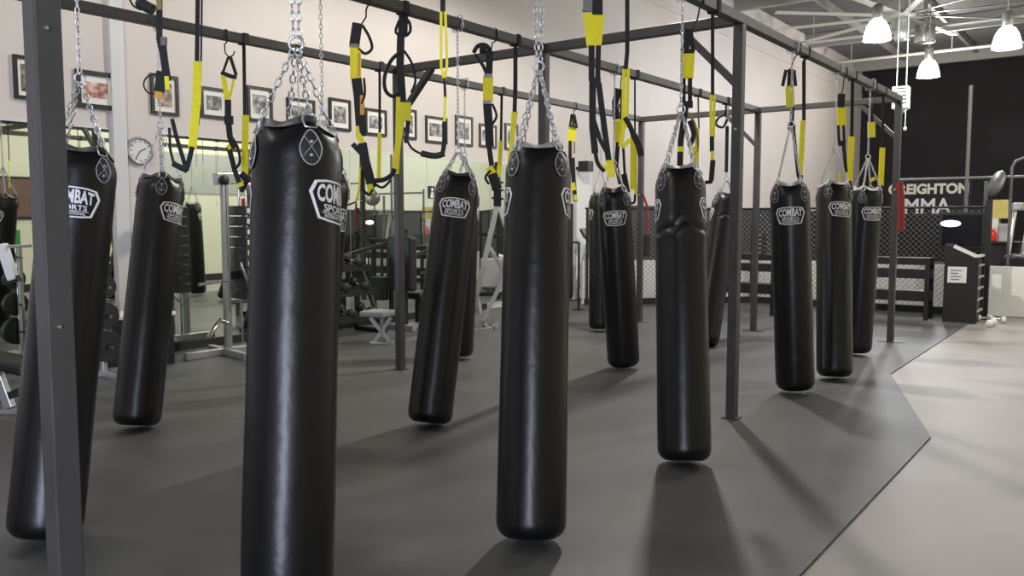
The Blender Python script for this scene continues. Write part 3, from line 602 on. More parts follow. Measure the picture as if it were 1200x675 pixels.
# ------------------------------------------------------------------ cage fence and white low wall
A0, A1, A2, A3 = (-8.0, 12.9), (-5.75, 15.2), (-1.95, 15.2), (1.1, 15.2)
def wallseg(a, b, off, z0, z1, th):
    a = Vector((*a, 0)); b = Vector((*b, 0)); d = (b - a).normalized(); n = Vector((-d.y, d.x, 0)); a = a + n * off; b = b + n * off
    return MB().prism([a + Vector((0, 0, z0)), b + Vector((0, 0, z0)), b + Vector((0, 0, z0)) + n * th, a + Vector((0, 0, z0)) + n * th], (0, 0, z1 - z0))
kw = MB()
for a, b in ((A0, A1), (A1, A3)): w_ = wallseg(a, b, .16, 0, .79, .12); kw.add(w_.v, w_.f)
single(kw, 'low_wall', 'kneewall', 'low white wall behind the wire fence, running on to the right edge', 'wall')
def fence(a, b, ztop, label):
    a = Vector((*a, 0)); b = Vector((*b, 0)); d = (b - a); L = d.length; d.normalize()
    t = thing('wire_fence', label, 'fence', tuple(a), 'black railed wire fence panels')
    MB().tube([a + Vector((0, 0, ztop)), b + Vector((0, 0, ztop))], .019, 8).build('top_rail', 'black', t)
    MB().bar(a + Vector((0, 0, .055)), b + Vector((0, 0, .055)), .09, .11).build('bottom_rail', 'black', t)
    for q in (a + d * .04, a + d * (L / 2), b - d * .04): MB().tube([q, q + Vector((0, 0, ztop))], .024, 8).build('fence_post', 'black', t)
    m = MB(); z0, z1 = .11, ztop - .03; hgt = z1 - z0; st = .09; n = Vector((-d.y, d.x, 0)); r = .0028
    k = int((L + hgt) / st)
    for i in range(k + 1):
        s0 = i * st - hgt
        for sg in (1, -1):
            u0, u1, za, zb_ = s0, s0 + hgt, z0, z1
            if u0 < 0: za = z0 - u0; u0 = 0
            if u1 > L: zb_ = z1 - (u1 - L); u1 = L
            if u1 - u0 < .02: continue
            if sg < 0: za, zb_ = z0 + z1 - za, z0 + z1 - zb_
            m.bar(a + d * u0 + n * sg * .003 + Vector((0, 0, za)), a + d * u1 + n * sg * .003 + Vector((0, 0, zb_)), 2 * r)
    m.build('wire_mesh', 'mesh', t)
    return t
fence(A0, A1, 1.735, 'slanting wire fence panel behind the creased bag, left of the black bench')
fence(A1, A2, 1.735, 'long wire fence panel behind the right-end bags and the black benches')
# pipe frame with banner
t = thing('pipe_frame', 'thin grey pipe frame standing behind the fence at the right', 'frame', (-1.9, 15.7, 0))
def py(px, py_, Y): return Vector(ony(px, py_, Y))
q = [py(1047, 211, 15.7), py(1215, 211, 15.7)]
zr = q[0].z; MB().tube([(q[0].x, 15.7, zr), (q[1].x, 15.7, zr)], .025, 8).build('cross_pipe', 'pipe_grey', t)
for px, yt, r in ((1138, 100, .03), (1048, 205, .025)):
    p = py(px, yt, 15.7); MB().tube([(p.x, 15.7, 0), (p.x, 15.7, p.z)], r, 8).build('upright_pipe', 'pipe_grey', t)
p = py(1156, 212, 15.7); p2 = py(1156, 250, 15.7); MB().tube([p, (p.x, 15.7, 0)], .03, 8).build('upright_pipe', 'pipe_grey', t)
p = py(1186, 196, 15.7); z_ = p.z
MB().tube([(p.x, 15.7, 0), (p.x, 15.7, z_), (p.x + .05, 15.7, z_ + .1), (p.x + .15, 15.7, z_ + .14), (p.x + .9, 15.7, z_ + .14)], .022, 8).build('bent_pipe', 'pipe_grey', t)
YS = YF - .03
def letters(s, x0, x1, z0, z1, y, bold=.045):
    m = MB(); vs, fs = text_mesh(s, bold)
    for k in (0, 1): m.add([(x0 + u * (x1 - x0), y - .02 * k, z0 + v * (z1 - z0)) for u, v in vs], fs)
    return m
bx0, bx1 = py(1040, 230, YS).x, py(1139, 230, YS).x; bz0, bz1 = py(1090, 254, YS).z, py(1090, 212, YS).z
t = thing('wall_sign', 'black wall sign with cream block letters behind the far right rack post', 'sign', ((bx0 + bx1) / 2, YS, bz0))
MB().bb(bx0, bx1, YS - .02, YS + .028, bz0, bz1).build('board', 'banner', t)
a = py(1041, 227, YS - .02); b = py(1136, 214.5, YS - .02)
zb0 = py(1090, 227.5, YS).z; zb1 = py(1090, 215, YS).z
letters('CREIGHTON', a.x, b.x, zb0, zb1, YS - .02).build('lettering', 'letter', t)
a = py(1060, 250.5, YS - .02); c = py(1115, 232, YS - .02)
letters('MMA', a.x, c.x, a.z, c.z, YS - .02, .02).build('lettering', 'letter2', t)
# round grey disc on the pipe
c = py(1168, 215, 15.45); t = thing('disc', 'grey round disc tilted on the pipe frame at the right', 'disc', tuple(c))
ax = Vector((-.75, -.5, .3)).normalized(); x_ = ax.orthogonal().normalized(); fr = (x_, ax.cross(x_), ax)
MB().lathe([(0, -.02), (.2, -.02), (.215, 0), (.2, .03), (0, .05)], c, 32, fr).build('dish', 'greyclip', t)
MB().tube([c, (c.x, 15.7, zr)], .02, 8).build('arm', 'black', t)

# benches / racks of black boards before the fence
def board_rack(x0, x1, y, label, ztops):
    t = thing('storage_bench', label, 'bench', ((x0 + x1) / 2, y, 0), 'black slatted storage benches along the fence')
    for zt, h in ztops:
        MB().bb(x0, x1, y - .15, y + .15, zt - h, zt, bevel=.006).build('board', 'wood_black', t)
    for x in (x0 + .03, x1 - .03):
        for s in (-1, 1): MB().bb(x - .03, x + .03, y + s * .17 - .025, y + s * .17 + .025, 0, ztops[0][0]).build('leg', 'wood_black', t)
zt = [(.95, .11), (.77, .14), (.44, .16)]
board_rack(py(1000, 340, 14.2).x, py(1091, 340, 14.2).x, 14.2, 'black bench right of the right-end bags, beside the black cabinet', zt)
board_rack(py(838, 340, 13.4).x, py(912, 340, 13.4).x, 13.4, 'black bench behind the right rack post and the bag beside it', [(.98, .10), (.82, .12), (.50, .16)])
c = py(891, 298, 13.4); t = thing('tray_stack', 'small black stack of trays on the bench behind the rack post', 'trays', (c.x, 13.4, .98))
for k in range(5): o = MB().bb(c.x - .07, c.x + .07, 13.3, 13.5, .98 + k * .07, 1.035 + k * .07, bevel=.004).build('tray', 'black', t); MB().bb(c.x - .05, c.x + .05, 13.285, 13.3, 1.0 + k * .07, 1.012 + k * .07).build('label_edge', 'greyframe', o)

# black cabinet with slanted top
x0, x1 = py(1104, 376, 14.0).x, py(1141, 379, 14.0).x
t = thing('cabinet', 'black cabinet with slanted top and a white notice, at the mat corner', 'cabinet', ((x0 + x1) / 2, 14.2, 0))
zl, zr2 = 1.17, .98
MB().prism([(x0, 14.0, 0), (x1, 14.0, 0), (x1, 14.0, zr2), (x0, 14.0, zl)], (0, .62, 0)).build('body', 'black', t)
MB().bar((x0 + .12, 14.01, zl - .03), (x1 + .0, 14.01, zr2 + .015), .03, .05).build('top_edge', 'white', t)  # white strips paint in the light along the black cabinet's top edge
MB().bar((x1 + .005, 14.0, zr2 + .012), (x1 + .005, 14.6, zr2 + .012), .05, .03).build('top_edge', 'white', t)
for k in range(5):
    z = .16 + k * .17; MB().bb(x1, x1 + .035, 14.04, 14.58, z, z + .025).build('shelf_edge', 'greyframe', t)
MB().bb(x1, x1 + .03, 14.0, 14.03, 0, zr2).build('side_rail', 'black', t); MB().bb(x1, x1 + .03, 14.59, 14.62, 0, zr2).build('side_rail', 'black', t)
a = py(1110, 331, 13.99); b = py(1133, 313, 13.99)
n_ = MB().bb(a.x, b.x, 13.992, 13.999, a.z, b.z).build('notice', 'paper', t)
m = MB()
for k, w in ((0, .85), (1, .6), (2, .85), (3, .7)): m.bb(a.x + .04, a.x + .04 + (b.x - a.x - .08) * w, 13.989, 13.992, b.z - .06 - k * .045, b.z - .045 - k * .045)
m.build('print_lines', 'ink', n_)
# television
t = thing('television', 'dark screen with a bright oval glow above the black cabinet', 'television', (-2.0, 14.9, 0))
a = py(1102, 289, 14.85); b = py(1153, 252, 14.85)
MB().bb(a.x - .02, b.x + .02, 14.85, 14.93, a.z - .02, b.z + .05, bevel=.008).build('case', 'black', t)
MB().bb(a.x + .02, b.x - .02, 14.842, 14.85, a.z + .02, b.z).build('screen', 'screen', t)
c = py(1114, 262, 14.84); MB().lathe([(0, .008), (.02, .007), (.035, 0)], c, 24, (Vector((4.2, 0, 0)), Vector((0, 0, 1.5)), Vector((0, -1, 0)))).build('glow', 'led', t)  # screen glare put in as an emissive oval
p = py(1156.5, 300, 14.9); MB().bb(p.x - .045, p.x + .045, 14.86, 14.95, 0, py(1156, 234, 14.9).z, bevel=.006).build('stand_post', 'black', t)
MB().bb(p.x - .25, p.x + .12, 14.72, 15.08, 0, .03).build('stand_foot', 'black', t)
# dumbbells on the floor
for i, (px, pyy, rz) in enumerate(((1153, 372, .5), (1162, 378, 1.4), (1169, 374, .1))):
    c = Vector(onz(px, pyy, .05)); d = Vector((math.cos(rz), math.sin(rz), 0)); c.z = .045
    t = thing('dumbbell', ('small pale dumbbell nearest the cabinet on the concrete', 'small pale dumbbell in the middle of the three, nearest the viewer', 'small pale dumbbell right of the other two')[i], 'dumbbell', (c.x, c.y, -.012), 'small pale dumbbells beside the cabinet')
    MB().tube([c - d * .07, c + d * .07], .014, 8).build('grip', 'chrome', t)
    for s in (-1, 1): MB().lathe([(0, -.03), (.045, -.03), (.055, -.015), (.055, .015), (.045, .03), (0, .03)], c + d * s * .08, 6, (Vector((-d.y, d.x, 0)), Vector((0, 0, 1)), d)).build('weight', 'white', t)
# black counter behind the low wall with boxes
Yc = 17.2
a = py(1150, 283, Yc); b = py(1194, 283, Yc); t = thing('counter', 'black counter behind the low white wall at the right', 'counter', ((a.x + b.x) / 2, Yc, 0))
MB().bb(a.x, b.x, Yc, Yc + .6, 0, a.z - .04, bevel=.01).build('base', 'black', t); MB().bb(a.x - .03, b.x + .03, Yc - .04, Yc + .64, a.z - .04, a.z, bevel=.006).build('top', 'wood_black', t); ct = a.z
def boxat(px0, px1, yt, name, m, label, cat, z0, dep=.3, lid=None):
    a = py(px0, yt, Yc + .1); b = py(px1, yt, Yc + .1); t = thing(name, label, cat, ((a.x + b.x) / 2, Yc + .2, z0))
    MB().bb(a.x, b.x, Yc + .1, Yc + .1 + dep, z0, a.z, bevel=.006).build('body', m, t)
    MB().bb(a.x - .006, b.x + .006, Yc + .095, Yc + .105 + dep, a.z - .03, a.z, bevel=.004).build('lid', lid or m, t)
    return a.z
z1 = boxat(1158, 1170, 256, 'box', 'white', 'white box under the yellow box, on the black counter', 'box', ct)
z2 = boxat(1170.5, 1183, 262, 'box', 'greyframe', 'pale box beside the white one on the black counter', 'box', ct)
a = py(1160, 256, Yc + .1); b = py(1182, 234, Yc + .1); t = thing('carton', 'yellow carton topmost on the boxes behind the low wall', 'carton', ((a.x + b.x) / 2, Yc + .2, z1))
MB().bb(a.x, b.x, Yc + .1, Yc + .4, z1, b.z, bevel=.006).build('body', 'yellow_box', t); MB().bb(a.x, b.x, Yc + .23, Yc + .27, b.z, b.z + .004).build('tape', 'tan', t)
c = py(1163, 276, Yc + .02); t = thing('jug', 'bright red jug in front of the white box on the counter', 'jug', (c.x, Yc + .03, ct))
MB().lathe([(0, 0), (.06, 0), (.07, .02), (.07, .14), (.05, .18), (.03, .19), (.03, .2)], (c.x, Yc + .03, ct), 20).build('body', 'bright_red', t); MB().lathe([(.034, .195), (.034, .22), (0, .225)], (c.x, Yc + .03, ct), 16).build('cap', 'bright_red', t)
# treadmill by the right edge, behind the low wall
t = thing('treadmill', 'silver-railed black treadmill behind the low white wall, at the right edge', 'treadmill', (-.9, 16.3, 0))
for px0, px1 in ((1180, 1190), (1196, 1208)):
    a = py(px0, 312, 16.2); b = py(px1, 244, 16.5); MB().tube([(a.x, 16.2, .2), tuple(a), tuple(b)], .035, 10).build('upright', 'chrome', t)
a = py(1176, 312, 16.1); b = py(1230, 312, 16.1); MB().bb(a.x, b.x, 16.0, 17.1, 0, .95, bevel=.05).build('motor_cover', 'black', t)
c = py(1191, 241, 16.5); MB().bb(c.x - .06, c.x + .6, 16.4, 16.6, c.z - .08, c.z + .05, bevel=.03).build('console', 'greyframe', t)
# picture-wall side equipment ------------------------------------------------
def P0(px, pyy, z=0): return Vector(onz(px, pyy, z))
# tall cable machine at the mirror
b0 = P0(268, 415); X0, Y0 = b0.x, b0.y
t = thing('cable_machine', 'tall silver cable machine with a weight stack, left of the foreground bag', 'cable machine', (X0, Y0, 0))
MB().bar((X0, Y0 - .55, .04), (X0, Y0 + .75, .04), .07, .08, bevel=.008).bar((X0 - .35, Y0, .04), (X0 + .55, Y0 - .15, .04), .07, .08, bevel=.008).build('base_frame', 'silver', t)
MB().tube([(X0, Y0, .08), (X0, Y0, 2.0)], .045, 12).build('upright', 'silver', t)
MB().tube([(X0 + .1, Y0 + .42, .08), (X0 + .1, Y0 + .4, 1.5), (X0 + .08, Y0 + .36, 1.8), (X0 + .02, Y0 + .2, 2.03), (X0, Y0, 2.02)], .05, 12).build('upright', 'silver', t)
MB().bar((X0 + .02, Y0 - .13, 1.98), (X0 + .02, Y0 + .2, 2.0), .09, .13, bevel=.01).build('head_plate', 'silver', t)
pl = MB().lathe([(0, -.02), (.05, -.02), (.055, -.012), (.048, 0), (.055, .012), (.05, .02), (0, .02)], (X0 + .08, Y0 - .05, 1.97), 20, fr_ := (Vector((0, 1, 0)), Vector((0, 0, 1)), Vector((1, 0, 0)))); pl.build('pulley', 'black', t)
ws = []
for k in range(9):
    o = MB().bb(X0 - .16, X0 + .14, Y0 + .16, Y0 + .32, .62 + k * .12, .62 + k * .12 + .108, bevel=.006).build('weight_plate', 'iron', t)
    MB().bb(X0 + .14, X0 + .142, Y0 + .19, Y0 + .29, .645 + k * .12, .70 + k * .12).build('number_label', 'white', o)
for dy in (.19, .29): MB().tube([(X0, Y0 + dy, .08), (X0, Y0 + dy, 1.98)], .012, 8).build('guide_rod', 'chrome', t)
MB().tube([(X0 + .1, Y0 - .05, 1.92), (X0 + .12, Y0 - .05, .5)], .004, 6).build('cable', 'black', t)
MB().bar((X0, Y0, .9), (X0, Y0 + .32, .9), .05, .09).build('carriage', 'iron', t)
MB().tube([(X0 + .05, Y0 - .02, .85), (X0 + .15, Y0 - .45, .83)], .018, 8).build('handle', 'chrome', t)
MB().tube([(X0 + .05, Y0, .35), (X0 + .15, Y0 - .2, .42), (X0 + .2, Y0 - .38, .26)], .025, 8).build('foot_bar', 'chrome', t)
MB().tube([(X0 + .04, Y0 + .35, .45), (X0 + .2, Y0 + .2, .65), (X0 + .1, Y0 + .12, 1.05)], .016, 8).build('lever', 'chrome', t)
# black storage box with white lid
t = thing('storage_box', 'black storage box with a white lid behind the leaning left bag', 'box', (-8.42, 4.64, 0))
MB().bb(-8.64, -8.2, 4.31, 4.97, 0, .52, bevel=.01).build('body', 'black', t); MB().bb(-8.66, -8.18, 4.29, 4.99, .52, .56, bevel=.01).build('lid', 'white', t)
# plate tree between the two left bags
a = P0(122, 440); t = thing('plate_tree', 'dark weight plate tree between the two left bags', 'weight rack', (a.x, a.y, 0))
MB().bar((a.x - .25, a.y, .03), (a.x + .3, a.y, .03), .08, .06).bar((a.x, a.y - .3, .03), (a.x, a.y + .3, .03), .08, .06).build('base', 'silver', t)
MB().tube([(a.x, a.y, 0), (a.x, a.y, 1.25)], .035, 10).build('upright', 'silver', t)
for k, (z, r) in enumerate(((.30, .15), (.60, .13), (.88, .11), (1.12, .08))):
    pg = MB().tube([(a.x - .12, a.y - .02, z), (a.x + .22, a.y - .02, z)], .014, 8).build('peg', 'chrome', t)
    for s in (.07, .12): MB().lathe([(.02, -.02), (r * .95, -.02), (r, -.01), (r, .01), (r * .95, .02), (.02, .02)], (a.x + s, a.y - .02, z), 24, (Vector((0, 1, 0)), Vector((0, 0, 1)), Vector((1, 0, 0)))).build('weight_plate', 'iron', t, smooth=False)
# weight bench at the lower left edge
a = P0(12, 484); t = thing('weight_machine', 'silver weight machine with a black seat, at the left edge behind the front post', 'weight machine', (a.x, a.y, 0))
ox, oy = a.x, a.y
def LP(px, pyy): return Vector(onplane(px, pyy, a))
MB().bar(LP(-40, 492) , LP(30, 480), .07, .06, bevel=.006).build('base_rail', 'silver', t)
MB().bar(LP(-25, 490) + Vector(FH) * .5, LP(-25, 490), .07, .06, bevel=.006).build('base_rail', 'silver', t)
MB().box(LP(3, 423), (.5, .3, .09), rz=YAW, rot=Matrix.Rotation(YAW, 3, 'Z') @ Matrix.Rotation(.25, 3, 'Y'), bevel=.03).build('seat_pad', 'pad_black', t)
MB().bar(LP(-5, 432), LP(12, 478), .07, .07, bevel=.006).build('seat_post', 'silver', t)
MB().bar(LP(-4, 470), LP(25, 458), .06, .06, bevel=.006).build('foot_plate', 'black', t)
MB().bar(LP(-30, 485), LP(-30, 250), .07, .07, bevel=.006).build('upright', 'silver', t)
MB().bar(LP(2, 286), LP(16, 328), .07, .07, bevel=.01).build('arm_plate', 'white', t)
MB().bar(LP(-30, 300), LP(8, 300), .05, .05).build('arm', 'silver', t)
MB().tube([LP(8, 289), LP(36, 288)], .013, 10).build('handle', 'chrome', t)
MB().bar(LP(4, 330), LP(22, 326), .05, .05).build('arm_foot', 'black', t)
# grey bench with crossed legs right of the foreground bag
a = P0(452, 402); t = thing('weight_bench', 'small grey padded bench on crossed silver legs, beside the left rack post', 'bench', (a.x, a.y, 0))
def LB(px, pyy, dz=0): return Vector(onplane(px, pyy, a)) + Vector(FH) * dz
c = LB(443, 367); MB().box(c, (.34, .34, .07), rz=.25, bevel=.02).build('seat', 'pad_grey', t)
MB().bar(LB(434, 372), LB(458, 402), .045, .045).bar(LB(458, 372), LB(438, 402), .045, .045).build('crossed_legs', 'silver', t)
MB().tube([LB(434, 402), LB(462, 404)], .03, 10).build('foot', 'silver', t)
MB().bar(LB(448, 404), LB(488, 400, .3), .05, .05).build('base_rail', 'silver', t)
MB().bar(LB(448, 372), LB(448, 402), .05, .05).build('seat_post', 'silver', t)
# dumbbell rack along the mirror
X1 = -8.45; y0, y1 = 6.95, 8.05
t = thing('dumbbell_rack', 'black dumbbell rack with three sloping shelves along the mirror', 'rack', (X1, (y0 + y1) / 2, 0))
for y in (y0, y1):
    MB().bar((X1 - .25, y, 0), (X1 - .25, y, 1.05), .06, .06).build('upright', 'black', t); MB().bar((X1 + .25, y, .0), (X1 - .25, y, 1.05), .05, .05).build('sloping_rail', 'black', t); MB().bar((X1 - .28, y, .03), (X1 + .3, y, .03), .06, .06).build('foot', 'black', t)
sh = []
for k, (z, dx) in enumerate(((.25, .12), (.58, 0), (.9, -.12))):
    MB().box((X1 + dx, (y0 + y1) / 2, z), (.26, y1 - y0, .03), rot=Matrix.Rotation(.25, 3, 'Y')).bb(X1 + dx + .12, X1 + dx + .14, y0, y1, z - .06, z + .03).build('shelf', 'black', t)
labs = ('bottom', 'middle', 'top')
for k, (z, dx) in enumerate(((.25, .12), (.58, 0), (.9, -.12))):
    for j in range(3):
        y = y0 + .2 + j * .35; cz = z + .085; cxx = X1 + dx
        d = thing('dumbbell', f'dumbbell number {"first second third".split()[j]} from the left on the {labs[k]} shelf of the dumbbell rack'.replace('number ', ''), 'dumbbell', (cxx, y, z), 'dumbbells on the rack by the mirror')
        ta = math.tan(.25)
        p_ = Vector((cxx - .11, y, cz + .11 * ta)); q_ = Vector((cxx + .11, y, cz - .11 * ta)); dd = (q_ - p_).normalized()
        MB().tube([p_, q_], .016, 8).build('grip', 'chrome', d)
        for e_ in (p_, q_): MB().lathe([(0, -.045), (.055, -.045), (.065, -.03), (.065, .03), (.055, .045), (0, .045)], e_, 14, (Vector((0, 1, 0)), dd.cross(Vector((0, 1, 0))), dd)).build('head', 'iron', d)
# black multi-gym between the dumbbell rack and the leaning bag
t = thing('leg_press', 'low black seated exercise machine in front of the mirror, behind the left rack post', 'exercise machine', (-8.2, 9.0, 0))
MB().bar((-8.2, 8.35, .04), (-8.2, 9.75, .04), .08, .07).bar((-8.45, 8.4, .04), (-7.95, 8.4, .04), .07, .07).bar((-8.45, 9.7, .04), (-7.95, 9.7, .04), .07, .07).build('base_frame', 'silver', t)
MB().bar((-8.2, 8.45, .07), (-8.2, 8.45, 1.35), .08, .1, bevel=.006).build('upright', 'black', t)
MB().bb(-8.42, -7.98, 8.36, 8.5, .55, 1.3, bevel=.03).build('back_pad', 'pad_black', t)
MB().bb(-8.42, -7.98, 8.55, 9.0, .42, .52, bevel=.03).build('seat', 'pad_black', t)
MB().bar((-8.2, 8.75, .07), (-8.2, 8.75, .42), .07, .07).build('seat_post', 'black', t)
MB().bar((-8.4, 9.6, .07), (-8.4, 9.6, 1.2), .06, .06).build('rear_post', 'black', t); MB().bar((-8.0, 9.6, .07), (-8.0, 9.6, 1.2), .06, .06).build('rear_post', 'black', t)
MB().bar((-8.45, 9.6, 1.2), (-7.95, 9.6, 1.2), .06, .06).build('top_bar', 'black', t); MB().bar((-8.4, 9.6, 1.18), (-8.3, 8.5, .95), .05, .05).build('side_arm', 'black', t)
MB().bb(-8.36, -8.04, 9.45, 9.58, .25, .62, bevel=.01).build('weight_stack', 'iron', t)
MB().tube([(-8.45, 9.1, .72), (-7.95, 9.1, .72)], .05, 12).build('roller_pad', 'pad_black', t); MB().bar((-8.2, 9.0, .45), (-8.2, 9.1, .72), .05, .05).build('roller_arm', 'black', t)
# small poster on the mirror
c = onx(505.5, 225.5, XL + .012); t = thing('poster', 'small dark poster with a pale figure on the mirror, left of the leaning bag', 'poster', (XL + .012, c[1], c[2]))
MB().bb(XL + .011, XL + .014, c[1] - .08, c[1] + .08, c[2] - .1, c[2] + .1).build('sheet', 'black', t)
MB().lathe([(0, 0), (.03, 0)], (XL + .0145, c[1] + .02, c[2] + .045), 14, (Vector((0, 1, 0)), Vector((0, 0, 1)), Vector((1, 0, 0)))).prism([(XL + .0142, c[1] - .03, c[2] - .085), (XL + .0142, c[1] + .055, c[2] - .085), (XL + .0142, c[1] + .045, c[2] + .005), (XL + .0142, c[1] - .005, c[2] + .01)], (.0006, 0, 0)).build('figure', 'paper', t)
# silver A frame station behind centre
a = P0(577, 387); t = thing('cable_station', 'silver A-framed cable station left of the centre bag', 'cable machine', (a.x, a.y, 0))
def LS(px, pyy, dz=0): return Vector(onplane(px, pyy, a)) + Vector(FH) * dz
MB().bar(LS(583, 238), LS(559, 345), .06, .07, bevel=.006).bar(LS(559, 345), LS(562, 368), .06, .06).build('front_leg', 'greyframe', t)
MB().bar(LS(584, 240, .03), LS(604, 300, .1), .05, .06, bevel=.006).build('rear_leg', 'greyframe', t)
MB().bar(LS(574, 290), LS(592, 322), .05, .05, bevel=.006).bar(LS(592, 322), LS(566, 376), .06, .06, bevel=.006).build('lower_brace', 'greyframe', t)
MB().bar(LS(557, 273), LS(600, 281), .04, .04).build('cross_bar', 'black', t)
MB().bar(LS(553, 345), LS(604, 344), .05, .05).build('lower_bar', 'black', t)
MB().bar(LS(556, 388), LS(578, 385), .07, .06, bevel=.008).bar(LS(566, 378), LS(572, 386, .1), .05, .05).bar(LS(566, 374), LS(560, 388), .05, .05).build('foot', 'silver', t)
MB().bar(LS(578, 384), LS(604, 366, .5), .05, .05).build('base_rail', 'silver', t)
MB().bar(LS(583, 190), LS(583, 242), .06, .06).build('mast', 'black', t)
for yy in (213, 222, 232): MB().tube([LS(576, yy), LS(590, yy + 1)], .014, 8).build('peg', 'black', t)
MB().box(LS(581, 322, .4), (.45, .06, .42), rz=YAW, bevel=.02).build('back_panel', 'greyframe', t)
# tan bench and post right of the centre bag
a = P0(690, 352); t = thing('incline_bench', 'pale grey bench with a tilted tan pad by the white pillar', 'bench', (a.x, a.y, 0))
def LI(px, pyy, dz=0): return Vector(onplane(px, pyy, a)) + Vector(FH) * dz
MB().prism([LI(680, 268), LI(700, 266), LI(706, 276), LI(700, 284), LI(690, 281)], tuple(Vector(FH) * .25)).build('pad', 'tan_pad', t)
MB().tube([LI(680, 269, -.01), LI(684, 277, -.01), LI(692, 284, -.01), LI(701, 286, -.01)], .02, 8).build('pad_edge', 'black', t)
MB().bar(LI(691, 283), LI(673, 352), .11, .10, bevel=.01).build('frame_tube', 'greyframe', t)
MB().bar(LI(694, 284, .1), LI(705, 352, .1), .08, .08, bevel=.01).build('frame_tube', 'greyframe', t)
MB().tube([LI(686, 298, -.08), LI(694, 303, -.12), LI(702, 300, -.08)], .018, 8).build('handle', 'black', t)
MB().prism([LI(682, 345), LI(686, 312), LI(694, 305), LI(702, 320), LI(704, 345)], tuple(Vector(FH) * .2)).build('shroud', 'greyframe', t)
MB().bar(LI(668, 354), LI(706, 352), .14, .10, bevel=.01).build('base', 'black', t)
a = P0(678, 363); t = thing('stand', 'thin black stand with a round foot, right of the centre bag', 'stand', (a.x, a.y, 0))
zt_ = onplane(678, 284, a)[2]
MB().tube([(a.x, a.y, 0), (a.x, a.y, zt_)], .02, 10).build('pole', 'black', t); MB().lathe([(0, .02), (.1, .015), (.12, 0)], a, 20).build('foot', 'black', t)
MB().tube([(a.x, a.y, zt_), tuple(Vector((a.x, a.y, zt_)) - Vector(RT) * .15)], .018, 8).build('arm', 'black', t)
# speaker and outlet on the white pillar, small photo and switch on the wall
c = onx(686, 195, XL + .3); t = thing('speaker', 'black box speaker on a bracket at the top of the white pillar', 'speaker', (XL + .12, c[1], c[2]))
MB().bb(XL + .2, XL + .42, c[1] - .11, c[1] + .11, c[2] - .1, c[2] + .1, bevel=.01).build('box', 'frame', t)
MB().bar((XL + .1, c[1] - .0, c[2] - .03), (XL + .2, c[1], c[2] - .03), .05, .06).build('bracket', 'black', t)
c = onx(694, 232, XL + .12); t = thing('wall_switch', 'small dark switch on the white pillar', 'switch', (XL + .12, c[1], c[2]))
MB().bb(XL + .12, XL + .13, c[1] - .03, c[1] + .03, c[2] - .06, c[2] + .06).build('plate', 'frame', t); MB().bb(XL + .13, XL + .136, c[1] - .012, c[1] + .012, c[2] - .025, c[2] + .025).build('toggle', 'black', t)

# ------------------------------------------------------------------ ceiling fan, lamps, heater
hc = Vector(atdepth(1058, 18, 21)); t = thing('ceiling_fan', 'very large pale ceiling fan with long blades', 'ceiling fan', tuple(hc))
MB().tube([hc, (hc.x, hc.y, ZC)], .1, 12).build('down_rod', 'duct', t)
MB().lathe([(0, -.06), (.3, -.06), (.34, 0), (.3, .06), (0, .06)], hc, 28).build('hub', 'fan', t)
MB().lathe([(0, -.62), (.16, -.62), (.18, -.6), (.18, -.08), (.1, -.06)], hc, 24).build('motor', 'duct', t)
for k in range(10):
    a = k * PI / 5 + .12; d = Vector((math.cos(a), math.sin(a), 0)); s_ = Vector((-d.y, d.x, 0))
    A = hc + d * .3; Bq = hc + d * 3.3
    m = MB(); vs = []
    for q, in ((A,), (Bq,)):
        for u, z in ((-.10, -.03), (0, .015), (.10, .0), (0, -.02)): vs.append(q + s_ * u + Vector((0, 0, z)))
    m.add(vs, [(0, 1, 5, 4), (1, 2, 6, 5), (2, 3, 7, 6), (3, 0, 4, 7), (0, 3, 2, 1), (4, 5, 6, 7)]); m.build('blade', 'fan', t)
c = Vector(atdepth(1084, 40, 22)); t = thing('vent_can', 'short galvanised vent cylinder hanging right under the fan', 'vent', tuple(c))
MB().lathe([(0, -.22), (.24, -.22), (.25, -.2), (.25, .22), (.2, .24), (0, .24)], c, 28).build('can', 'duct', t); MB().tube([c + Vector((0, 0, .2)), (c.x, c.y, ZC)], .05, 10).build('pipe', 'duct', t)
MB().lathe([(.25, -.2), (.265, -.2), (.265, -.17), (.25, -.17)], c, 28).build('rim', 'heater', t)
c = Vector(atdepth(1056, 115, 19)); t = thing('unit_heater', 'cream louvred heater box hung over the far right rack corner', 'heater', tuple(c))
MB().box(c, (.34, .3, .5), rz=YAW - .6, bevel=.02).build('case', 'heater', t)
R_ = Matrix.Rotation(YAW - .6, 3, 'Z')
for k in range(5): MB().box(c + R_ @ Vector((0, -.155, -.12 + k * .08)), (.26, .02, .02), rz=YAW - .6).build('louvre', 'black', t)
MB().lathe([(0, -.34), (.1, -.33), (.14, -.26), (.14, -.24)], c, 20).build('cap', 'heater', t)
for dx in (-.1, .1): q = c + Vector((dx, 0, .25)); MB().tube([q, (q.x, q.y, ZC)], .012, 8).build('hanger', 'greyframe', t)
q = c + R_ @ Vector((.12, -.1, -.25)); MB().tube([q, q - Vector((0, 0, .42))], .008, 6).lathe([(0, -.05), (.035, -.03), (.035, .03), (0, .05)], q - Vector((0, 0, .45)), 12).build('pull_cord', 'white', t)
def lamp(c, d, label):
    c = Vector(c); t = thing('high_bay_lamp', label, 'lamp', tuple(c), 'glowing high bay lamps under the roof')
    r = d / 2
    MB().lathe([(r, -.2), (r * .97, -.1), (r * .8, .08), (r * .55, .2), (r * .3, .24), (0, .24)], c, 32).build('dome', 'lamp', t)
    MB().lathe([(0, .22), (.09, .22), (.11, .28), (.11, .5), (.07, .55), (0, .55)], c, 20).build('ballast', 'duct', t)
    MB().tube([c + Vector((0, 0, .5)), (c.x, c.y, ZC)], .014, 8).build('cord', 'greyframe', t)
